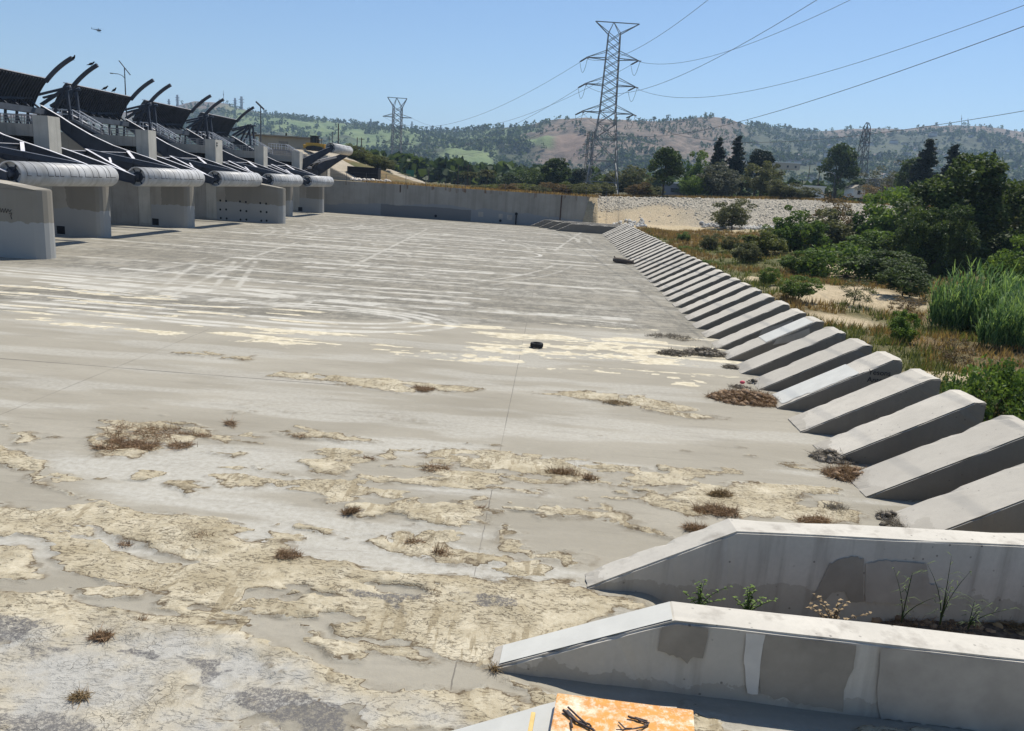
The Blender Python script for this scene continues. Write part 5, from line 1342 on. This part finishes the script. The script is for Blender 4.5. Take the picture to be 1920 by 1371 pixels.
# ------------------------------------------------------------------ dam crest: building, bulldozer, bank, container
t = empty('control_building', 'beige flat roofed building on the dam crest behind the last gates', 'building', (-76, 205, 11.5))
MB().box(0, 13.6, 0, 8, 0, 4.7).build('wall', MAT['tan'], t, bevel=.05)
MB().box(-4.2, 14.0, -.9, 8.6, 4.7, 5.0).build('roof', MAT['tanroof'], t)
MB().box(5.2, 7.6, -.04, .1, 2.3, 3.6).build('window', MAT['patch_dark'], t)
MB().box(9.6, 10.8, -.04, .1, 0, 2.4).build('door', MAT['patch_mid'], t)
MB().box(-3.9, -3.7, 7.6, 7.8, 0, 4.7).build('post', MAT['tanroof'], t)
MB().box(5.9, 6.2, 3, 3.3, 5.0, 5.9).box(-2.6, -1.6, 2, 3, 5.0, 5.5).build('roof_vent', MAT['black'], t)
def dozer():
    p = gy(594, 279, 195); t = empty('bulldozer', 'yellow tracked bulldozer with dark cab parked on the dam crest', 'bulldozer', (p[0], 195, p[2]-.6), R(-8))
    MB().prism([(-2.6, .7), (-2.6, 1.9), (.2, 1.9), (2.3, 1.7), (2.3, .8)], -.75, .75).build('body', MAT['yellow'], t, bevel=.06)
    for s in (-1, 1):
        MB().prism([(-2.3, .55), (-1.9, .05), (1.7, .05), (2.3, .5), (1.9, 1.0), (-.3, 1.25), (-2.0, 1.0)], s*1.15-.28, s*1.15+.28).build('track', MAT['rubber'], t, bevel=.05)
    c = MB()
    for x in (-1.2, .1):
        for y in (-.75, .75): c.box(x-.08, x+.08, y-.08, y+.08, 1.9, 3.4)
    c.box(-1.4, .3, -.95, .95, 3.4, 3.58); cb = c.build('cab', MAT['black'], t); MB().box(-1.1, 0, -.68, .68, 1.9, 3.38).build('cab_glass', MAT['glass'], cb)
    MB().prism([(2.9, .1), (3.15, .1), (3.05, .8), (3.25, 1.5), (3.0, 1.5), (2.8, .8)], -1.7, 1.7).build('blade', MAT['yellow'], t)
    for s in (-1, 1): MB().bar((1.0, s*.9, .6), (2.9, s*.9, .5), .2, .25).build('push_arm', MAT['yellow'], t)
    MB().tube([(1.1, .35, 1.8), (1.1, .35, 3.1)], .09, 8).build('exhaust_pipe', MAT['black'], t)
    MB().prism([(-3.3, .5), (-2.6, .9), (-2.6, 1.3), (-3.5, 1.5)], -.3, .3).build('ripper', MAT['yellow'], t)
dozer()
# concrete faced wing bank running down to the right
m = MB(); y0 = 183
prof = [(-70, 12.9), (-62.2, 12.9), (-48.5, 7.2), (-48.5, 6.4), (-70, 6.4)]
m.prism(prof, 190, 190.5); 
w0 = m.build('wing_wall', MAT['conc']); tag(w0, 'brownish stepped concrete wing wall sloping down beside the raised drum', 'wall')
MAT['slope'] = concrete('slope_concrete', (.34, .295, .225), (.2, .17, .12), .5, False)
m = MB(); m.add([(-62.2, 190.5, 13.0), (-48.5, 190.5, 7.3), (-40.5, 207, 7.3), (-57, 212, 13.2)], [(0, 1, 2, 3)]); m.add([(-62.2, 190.5, 12.6), (-48.5, 190.5, 6.9), (-40.5, 207, 6.9), (-57, 212, 12.8)], [(3, 2, 1, 0)]); m.add([(-48.5, 190.5, 6.9), (-48.5, 190.5, 7.3), (-40.5, 207, 7.3), (-40.5, 207, 6.9)], [(0, 1, 2, 3)])
tag(m.build('paved_slope', MAT['slope']), 'pale concrete slope paving beneath the raised counterweight drum', 'slope paving')
m = MB(); q = [gy(755, 316, 255), gy(742, 322, 215), gy(850, 347, 215), gy(850, 344, 260)]
A3 = [tuple(gy(680, 299, 230)), tuple(gy(696, 325, 212)), tuple(gy(800, 345, 212)), tuple(gy(793, 340, 230))]
m.add(A3, [(0, 1, 2, 3)]); m.add([(x, y, z-1.2) for x, y, z in A3], [(3, 2, 1, 0)]); m.add([A3[1], A3[2], (A3[2][0], A3[2][1], A3[2][2]-1.2), (A3[1][0], A3[1][1], A3[1][2]-1.2)], [(0, 3, 2, 1)])
tag(m.build('paved_slope', MAT['slope']), 'pale tan slope paving right of the black container', 'slope paving')
t = empty('dark_container', 'long black steel container behind the wall amid white rubble', 'container', (-50, 193, 6.9), R(-3))
m = MB().box(0, 7.6, 0, 2.5, .1, 2.9)
for i in range(24): m.box(.15+.31*i, .3+.31*i, -.04, .01, .3, 2.75)
m.build('body', MAT['black'], t); MB().box(-.05, 7.65, -.06, 2.56, 2.9, 3.0).build('top_rail', MAT['steel'], t)
pos = [(np.array([-49+RNG.random()*10, 189.5+RNG.random()*2.4, 6.7+.25*RNG.random()]), .25+.35*RNG.random()) for _ in range(70)]
rocks('rubble', pos, 'white rubble heaped in front of the black container', simple('white_rubble', (.62, .58, .52), .95, .2, 2))
for i, (bx, by, ty, wp) in enumerate(((652,286,270,40), (668,292,272,40), (690,305,284,46), (712,314,292,46), (727,336,322,30), (748,338,324,40))):
    px_tree('round', bx, by, ty, wp, 'one of the yellow green scrub bushes on the bank slope behind the container', 'bush', 'slope_scrub', 'scrub on the bank slope', ['midgrass', 'lf_olive'][i % 2], 214+i*1.5, i % 2)

# ------------------------------------------------------------------ helicopter and birds
p = gy(184, 57, 800); t = empty('helicopter', 'tiny helicopter flying in the blue sky at upper left', 'helicopter', tuple(p), 0)
m = MB().ball((.8, 0, 0), 2.3, .95, 1.0, 12, 8); m.tube([(-.5, 0, .3), (-3, 0, .55), (-6.3, 0, 1.0)], [.6, .3, .18], 8); m.build('fuselage', MAT['steel'], t)
MB().prism([(-6.6, .9), (-6.0, .9), (-6.3, 2.3), (-6.8, 2.3)], -.08, .08).build('tail_fin', MAT['steel'], t)
MB().tube([(.3, 0, .8), (.3, 0, 1.6)], .12, 6).build('mast', MAT['steel'], t)
MB().bar((-4.2, -2.6, 1.65), (4.8, 2.6, 1.65), .3, .06).bar((-2.3, 4.3, 1.65), (2.9, -4.3, 1.65), .3, .06).build('main_rotor', MAT['steel'], t)
for s in (-1, 1): MB().tube([(-1, s*.9, -1.5), (2.4, s*.9, -1.5), (2.8, s*.9, -1.3)], .07, 5).build('skid', MAT['steel'], t)
MB().ball((2.0, 0, .15), 1.2, .8, .7, 10, 6).build('canopy', MAT['glass'], t)
def bird(px0, py0, y, label, s=1.0):
    p = gy(px0, py0, y); t = empty('bird', label, 'bird', tuple(p), random.uniform(-.6, .6))
    m = MB().tube([(-.55, 0, -.06), (-.3, 0, 0), (-.1, 0, .1), (.1, 0, .17), (.22, 0, .24), (.3, 0, .36), (.36, 0, .4), (.5, 0, .37)], [.015, .07, .14, .14, .1, .075, .07, .01], 8)
    for q in (-.05, .05): m.tube([(0, q, .05), (.02, q, -.18)], .015, 4)
    o = m.build('body', MAT['black'], t); o.scale = (s, s, s)
bird(197, 167.5, 112, 'left one of two dark birds perched on the skin plate edge', 1.1); bird(214, 171, 115, 'right one of two dark birds perched on the skin plate edge', 1.1)
bird(138, 111, 97.3, 'dark bird perched at the tip of the first whole curved guide rail', 1.0); bird(171, 122, 103, 'dark bird perched near the tip of the second whole curved guide rail', 1.0)

# ------------------------------------------------------------------ debris, dry weeds and litter on the floor
def twigs(px0, py0, wpx, hm, n, label, mat='twig', name='dry_brush', upright=.35, chunks=0, depth=.6, group=None, z=None, thick=.0075):
    p = gz(px0, py0, z or 0.02); d = math.hypot(p[0], p[1]); wd = wpx/F_PX*d
    n0 = n; n = int(n*2.2); a = RNG.random(n)*6.28; r = np.sqrt(RNG.random(n))*1.15; bx = wd*.5*r*np.cos(a); by = wd*.5*depth*r*np.sin(a)
    lump = .35+.65*fbm((bx+p[0])*2.2, (by+p[1])*2.2, 800, 3)*1.3
    keep = np.where(fbm((bx+p[0])*2.6, (by+p[1])*3.4, 810, 4)-.30*np.clip(r, 0, 1.2)**2 > (.12 if chunks > 100 else .30))[0][:n0]
    bx, by, r, lump = bx[keep], by[keep], r[keep], lump[keep]; n = len(keep)
    prof = np.clip(1-r**2*.75, .1, 1)*lump
    el = np.where(RNG.random(n) < upright*.7, RNG.uniform(.8, 1.5, n), RNG.uniform(-.1, .45, n)); az = RNG.random(n)*6.28
    L = (.10+.30*RNG.random(n)**1.5)*min(1.0, .45+wd*.4); L = np.where(el > .7, np.maximum(L*.7, hm*prof*(.4+.6*RNG.random(n))), L)
    bz = hm*prof*RNG.random(n)*.55*np.where(el > .7, .1, 1)
    P0 = np.stack([bx, by, bz], 1); D = np.stack([np.cos(el)*np.cos(az), np.cos(el)*np.sin(az), np.sin(el)], 1)
    P1 = P0+D*L[:, None]*.55; P2 = P0+D*L[:, None]+RNG.normal(size=(n, 3))*.12*L[:, None]
    sd = np.cross(D, RNG.normal(size=(n, 3))); sd /= np.linalg.norm(sd, axis=1, keepdims=True); sd *= thick*(1+d/45)*.5*(.5+RNG.random(n))[:, None]
    V = np.stack([P0-sd, P0+sd, P1-sd*.8, P1+sd*.8, P2-sd*.2, P2+sd*.2], 1).reshape(-1, 3); V[:, 2] = np.maximum(V[:, 2], .0)
    i0 = np.arange(n)*6; Fq = np.concatenate([np.stack([i0, i0+1, i0+3, i0+2], 1), np.stack([i0+2, i0+3, i0+5, i0+4], 1)])
    v = np.repeat(RNG.random(n), 6)
    if chunks:
        base = MB().ball((0, 0, 0), 1, 1, .7, 6, 4); bv = np.array(base.v); bf = np.array(base.f); b = len(V); VV = [V]; FF = [Fq]; v2 = [v]
        for _ in range(chunks):
            a_ = RNG.random()*6.28; r_ = math.sqrt(RNG.random()); s_ = (.035+.11*RNG.random()**2)*min(1.4, .6+wd*.25)
            q = bv*(RNG.random((len(bv), 3))*.7+.6)*s_+np.array([wd*.5*r_*math.cos(a_), wd*.5*depth*r_*math.sin(a_), hm*.45*(1-r_*r_)*RNG.random()])
            VV.append(q); FF.append(bf+b); b += len(bv); v2.append(np.full(len(bv), RNG.random()))
        V = np.concatenate(VV); Fq = np.concatenate(FF); v = np.concatenate(v2)
    o = mesh_np(name, V, Fq, MAT[mat], attrs=dict(v=v)); o.location = tuple(p)
    return tag(o, label, 'debris' if chunks else 'dry weeds', group)
TW = [
 (240,838,110,.22,1500,'big reddish brown brush mat on the leftmost large mud island','twig',.3,0),
 (275,812,150,.14,900,'thin brush fringe along the back of the leftmost large mud island','twig',.3,0),
 (345,838,60,.14,420,'small brush patch right of the big brush mat','twig',.3,0),
 (433,797,52,.16,420,'flat brown brush clump right of the leftmost mud island, farthest back','twig',.25,0),
 (378,817,36,.12,220,'little brush tuft on the right tip of the leftmost mud island','twig',.3,0),
 (567,820,30,.16,260,'little dark brush tuft between the two middle mud islands','twig',.4,0),
 (790,731,50,.30,620,'dark reddish brush clump on the pale mud streak left of the joint','twig',.45,0),
 (1157,757,48,.26,420,'dry brush clump on the pale mud streak right of the joint','tantwig',.45,0),
 (1262,633,95,.28,900,'long flat line of dry weeds near the ramp blocks','greytwig',.5,0),
 (1262,664,66,.45,1100,'grey debris heap beside the brown debris heap near the ramp blocks','greytwig',.3,60),
 (1325,664,80,.7,1800,'brown debris heap against the ramp block toes','greytwig',.35,160),
 (1372,690,34,.34,420,'small debris tuft just in front of a ramp block toe','greytwig',.4,20),
 (1400,750,128,.85,5200,'large mound of brush and debris left of the pale painted ramp block','twig',.4,260),
 (1412,718,36,.28,260,'grey debris bundle lying at a block toe behind the large mound','greytwig',.2,30),
 (1385,726,40,.16,200,'thin scatter of debris beside the grey debris bundle','greytwig',.2,14),
 (1562,860,76,.62,1500,'grey debris pile against the toe of the third ramp block','greytwig',.3,220),
 (1598,893,96,.62,2600,'brown brush pile wedged between two near ramp block toes','twig',.45,110),
 (1352,962,92,.30,1000,'reddish dry weed patch on the mud right of centre','twig',.5,0),
 (1352,930,56,.34,700,'golden tan weed tuft above the reddish weed patch','tantwig',.55,0),
 (1305,995,60,.24,700,'reddish weed tuft right behind the second long side wall','twig',.5,0),
 (1533,980,76,.24,800,'dry weed patch on the mud island near the first ramp block','twig',.5,0),
 (1562,955,52,.22,420,'greyish weed tuft above the dry weed patch by the first block','greytwig',.5,0),
 (1668,972,48,.42,800,'grey brown debris bundle at the toe of the nearest ramp block','greytwig',.3,70),
 (1692,990,70,.22,800,'strip of debris lying along the foot of the nearest ramp block','greytwig',.2,40),
 (1745,990,56,.16,300,'debris strip between the dark cloth and the block toe','greytwig',.2,40),
 (1062,892,62,.55,420,'tall brown dry weed stalks on the big middle mud island','twig',.8,0),
 (1102,898,36,.30,240,'shorter brown weed stalks right of the tall ones','twig',.7,0),
 (1040,888,50,.16,300,'low tan weeds at the base of the tall stalks','tantwig',.5,0),
 (815,880,60,.14,320,'low brown weeds at the left end of the big middle mud island','twig',.3,0),
 (665,965,42,.36,620,'dark reddish bush like weed on bare concrete near a mud patch','twig',.7,0),
 (822,1037,20,.55,90,'single upright dry weed on the rounded mud island','twig',.9,0),
 (832,1040,40,.10,160,'flat weeds around the single upright weed','twig',.3,0),
 (770,1018,60,.12,300,'low brown weeds on the left part of the rounded mud island','twig',.4,0),
 (535,1042,54,.26,420,'dry weed tuft at the upper edge of the large mud field','twig',.5,0),
 (380,1010,40,.22,340,'small dry weed tuft left of the upper edge tuft on the mud field','twig',.55,0),
 (195,1198,42,.26,620,'reddish round dry weed tuft at lower left','twig',.6,0),
 (150,1312,40,.30,240,'straw coloured dry grass tuft at bottom left','tantwig',.6,0),
 (262,1168,26,.14,160,'tiny dark weed right of the reddish round tuft','twig',.5,0),
 (812,1112,22,.14,120,'tiny brown weed in the middle of the mud field','twig',.6,0),
 (240,1020,34,.08,120,'flat thin weed on the left mud field','twig',.3,0),
 (925,1256,30,.14,160,'thin dry grass at the toe of the nearest long side wall','tantwig',.5,0),
 (690,862,30,.10,130,'flat brown weed on a small mud patch left of the big middle island','twig',.3,0),
 (905,955,30,.10,130,'flat brown weed on the small round mud patch at the joint','twig',.3,0),
]
for a in TW: twigs(a[0], a[1], a[2], a[3], a[4], a[5], a[6], 'debris_pile' if a[8] else 'dry_brush', a[7], a[8])

# tyre
p = gz(1006, 652); t = empty('old_tyre', 'old black tyre lying flat on the pale mud', 'tyre', (p[0], p[1], .03), .3)
n = 28; prof = [(.20,.0),(.30,-.0),(.325,.04),(.325,.18),(.30,.225),(.20,.22),(.185,.17),(.23,.14),(.23,.07),(.185,.04)]
vs = []; fs = []; k = len(prof)
for i in range(n):
    a = 2*math.pi*i/n
    for r, z in prof: vs.append((r*math.cos(a), r*math.sin(a), z))
for i in range(n):
    for j in range(k): fs.append((i*k+j, ((i+1) % n)*k+j, ((i+1) % n)*k+(j+1) % k, i*k+(j+1) % k))
MB().add(vs, fs).build('carcass', MAT['rubber'], t)
m = MB()
for i in range(n*2):
    a = math.pi*i/n; m.box(-.02, .02, -.012, .012, .03, .19); q = m.v[-8:]; m.v[-8:] = [((.325+x*.3)*math.cos(a)-y*math.sin(a), (.325+x*.3)*math.sin(a)+y*math.cos(a), z) for x, y, z in q]
link('tread', m.mesh('tread'), MAT['rubber'], t)
# driftwood log at the toes of the distant blocks
a = gz(1150, 492); b = gz(1186, 497)
m = MB(); pts = [tuple(a*(1-f)+b*f+np.array([0, .12*math.sin(f*5), .3])) for f in np.linspace(0, 1, 7)]; m.tube(pts, [.22, .3, .3, .28, .27, .24, .2], 9)
m.tube([pts[1], (pts[1][0]-.3, pts[1][1]+.4, .7)], [.12, .06], 6)
o = m.build('driftwood_log', MAT['wood']); tag(o, 'dark driftwood log lying at the toes of the distant ramp blocks', 'log')
# board on the nearest bottom wall, with sticks
def rust_mat():
    m = N('rusty_white_board'); co = m.coord('World'); n1 = m.noise(3.2, 6, .7, co); n2 = m.noise(16, 5, .7, co); n3 = m.noise(1.7, 4, .6, m.coord('World', (1, 1.8, 1), (0, 0, .4)))
    c = m.mix(m.ramp(n1, [(.36, 0), (.54, 1)]), (.72, .62, .47), (.50, .235, .065)); c = m.mix(m.ramp(n3, [(.44, 0), (.56, 1)]), c, (.55, .26, .06))
    c = m.mix(m.math('MULTIPLY', m.ramp(n2, [(.5, 0), (.62, 1)]), .35), c, (.80, .77, .70)); m.col(c); m.rough(.6); return m.m
bz = 1.47; Q = [gz(1045, 1299, bz), gz(1300, 1331, bz), gz(1306, 1440, bz), gz(1020, 1440, bz)]
o = MB().prismz([tuple(q[:2]) for q in Q], bz-.05, bz).build('rusty_board', rust_mat(), None, bevel=.008); tag(o, 'white board stained with orange rust lying at the bottom edge', 'board')
def stick(pp, rr, label, extra=()):
    P = [tuple(gz(a, b, bz+.03)) for a, b in pp]; m = MB(); P2 = []
    for i in range(len(P)-1):
        for f in np.linspace(0, 1, 5)[:-1]: q = np.array(P[i])*(1-f)+np.array(P[i+1])*f; q = q+RNG.normal(size=3)*.004; P2.append(tuple(q))
    P2.append(P[-1]); m.tube(P2, [rr*(1-.5*i/len(P2))*(.8+.4*RNG.random()) for i in range(len(P2))], 7)
    for e in extra: m.tube([tuple(gz(a, b, bz+.03+.01*j)) for j, (a, b) in enumerate(e)], [rr*.6]*len(e), 6)
    o = m.build('driftwood_stick', MAT['drift']); return tag(o, label, 'stick')
MAT['drift'] = simple('grey_driftwood', (.085, .07, .065), .9, .45, 9)
stick([(1056,1332),(1080,1352),(1112,1368),(1135,1390)], .022, 'left bundle of dark driftwood sticks on the rusty board', [[(1065,1326),(1085,1345),(1100,1358)], [(1085,1352),(1105,1358),(1108,1362)], [(1070,1350),(1073,1364)]])
stick([(1178,1344),(1200,1350),(1216,1356),(1205,1364),(1180,1368),(1155,1368)], .016, 'right bent driftwood stick on the rusty board', [[(1160,1354),(1172,1366),(1185,1366)], [(1190,1345),(1214,1352)]])
a = gz(1000, 1338, 1.42); b = gz(985, 1420, 1.42); o = MB().bar(tuple(a), tuple(b), .055, .05).build('lumber_stick', simple('yellow_lumber', (.55, .40, .16), .8, .15, 5), None, bevel=.005)
tag(o, 'yellow lumber stick at the bottom edge left of the rusty board', 'lumber')
# dark cloth with a white scrap
t = empty('discarded_cloth', 'crumpled dark cloth with a white scrap on the nearest block toe', 'cloth', tuple(gz(1768, 976, .28)))
bm = bmesh.new(); bmesh.ops.create_grid(bm, x_segments=22, y_segments=14, size=.5)
for v in bm.verts:
    v.co.x *= .85; v.co.y *= .38; k_ = mnoise.noise(v.co*5)+.6*mnoise.noise(v.co*13); v.co.z = .07+.10*k_; v.co.x += .06*mnoise.noise(v.co*7+Vector((3, 0, 0)))
me = bpy.data.meshes.new('cloth'); bm.to_mesh(me); bm.free(); link('fabric', me, MAT['rubber'], t, True)
MB().prismz([(-.12, -.16), (.1, -.2), (.13, -.06), (-.06, -.03)], .13, .14).build('white_scrap', MAT['white'], t)
p = gz(1392, 717, .12); o = MB().ball((0, 0, 0), .12, .08, .08, 8, 6).build('pink_litter', simple('pink_plastic', (.6, .1, .14), .5, .1, 5)); o.location = tuple(p); tag(o, 'small pink plastic scrap beside the grey debris bundle', 'litter')
# soil, plants and debris in the pocket between the two long side walls
X, Y = np.meshgrid(np.arange(3.0, 17, .12), np.arange(12.2, 16.0, .12))
Zs = -.5+.14*sstep(4.5, 10, X)+.16*(fbm(X*1.2, Y*1.2, 820, 4)-.5)*sstep(3.5, 5.5, X); ny, nx = X.shape; idx = np.arange(nx*ny).reshape(ny, nx)
sm = N('pocket_soil'); n_ = sm.noise(5, 6, .7, sm.coord('World')); sm.col(sm.mix(sm.ramp(n_, [(.35, 0), (.65, 1)]), (.05, .036, .026), (.17, .125, .085))); sm.bump(n_, .8, .05)
tag(mesh_np('soil', np.stack([X, Y, Zs], -1).reshape(-1, 3), np.stack([idx[:-1, :-1], idx[:-1, 1:], idx[1:, 1:], idx[1:, :-1]], -1).reshape(-1, 4), sm.m, smooth=True), kind='structure')
def weed(px0, pyb, pyt, y, n, label, mat, leafy=.5, spread=.5):
    p = gy(px0, pyb, y); q = gy(px0, pyt, y); h = q[2]-p[2]; V = []; Fq = []; vv = []; b = 0; t = empty('weed_plant', label, 'weed', tuple(p)); m = MB()
    for i in range(n):
        a = RNG.random()*6.28; ln = RNG.random()*spread; hh = h*(.55+.45*RNG.random()) if i else h; ln = ln if i else .05
        pts = [np.array([math.cos(a)*ln*f*f*h*.7, math.sin(a)*ln*f*f*h*.4, hh*f]) for f in np.linspace(0, 1, 6)]; m.tube([tuple(x) for x in pts], [.012, .011, .009, .007, .005, .002], 5)
        for f in np.linspace(.2, 1, int(9*leafy)+2):
            c = pts[0]*(1-f)+pts[-1]*f if f > .95 else pts[int(f*5)]*(1-(f*5) % 1)+pts[min(int(f*5)+1, 5)]*((f*5) % 1)
            aa = RNG.random()*6.28; L_ = (.14+.22*RNG.random())*(1 if leafy < 1 else .35); d = np.array([math.cos(aa), math.sin(aa)*.6, .5]); sd = np.array([-math.sin(aa), math.cos(aa), 0])*(.012 if leafy < 1 else .03)
            p1 = c+d*L_*.5; p2 = c+d*L_*np.array([1, 1, .15]); V += [c-sd*.4, c+sd*.4, p1+sd, p1-sd, p2+sd*.1, p2-sd*.1]; Fq += [(b, b+1, b+2, b+3), (b+3, b+2, b+4, b+5)]; vv += [RNG.random()]*6; b += 6
    mesh_np('leaves', V, Fq, MAT[mat], t, attrs=dict(v=vv)); link('stem', m.mesh('stem'), MAT[mat], t)
weed(1762, 1172, 1040, 13.9, 5, 'tallest dark dry weed against the second long side wall', 'lf_dark', .6, .5)
weed(1690, 1168, 1075, 14.2, 4, 'leaning dark weed left of the tallest one against the second side wall', 'lf_dark', .6, 1.3)
weed(1815, 1180, 1125, 13.8, 4, 'low spreading dark weed right of the tallest weed', 'lf_dark', .7, 1.6)
weed(1400, 1160, 1096, 13.6, 7, 'green leafy weed peeking over the nearest side wall, right one', 'lf_green', 1.6, 1.2)
weed(1308, 1150, 1088, 13.6, 7, 'green leafy weed peeking over the nearest side wall, left one', 'lf_green', 1.4, 1.4)
weed(1560, 1185, 1125, 13.4, 9, 'tan dry weed between the two long side walls', 'tantwig', 1.2, 1.6)
for a in ((1690,1165,110,.2,500,'reddish dry brush heap between the two long side walls, left','twig'), (1800,1180,120,.2,500,'reddish dry brush heap between the two long side walls, middle','twig'), (1890,1178,90,.3,700,'tan dry brush heap between the two long side walls at right edge','tantwig')):
    twigs(a[0], a[1], a[2], a[3], a[4], a[5], a[6], 'dry_brush', .3, 20, z=-.4)

# ------------------------------------------------------------------ haze
hm_ = bpy.data.materials.new('haze_air'); hm_.use_nodes = True; ht = hm_.node_tree; ht.nodes.clear()
pv = ht.nodes.new('ShaderNodeVolumePrincipled'); pv.inputs['Density'].default_value = .00012; pv.inputs['Color'].default_value = (.52, .73, 1.0, 1); pv.inputs['Anisotropy'].default_value = .2
ho_ = ht.nodes.new('ShaderNodeOutputMaterial'); ht.links.new(pv.outputs[0], ho_.inputs['Volume'])
tag(MB().box(-9500, 9500, -3200, 9800, -4, 520).build('haze', hm_), 'thin bluish summer haze in the air', None, None, 'stuff')
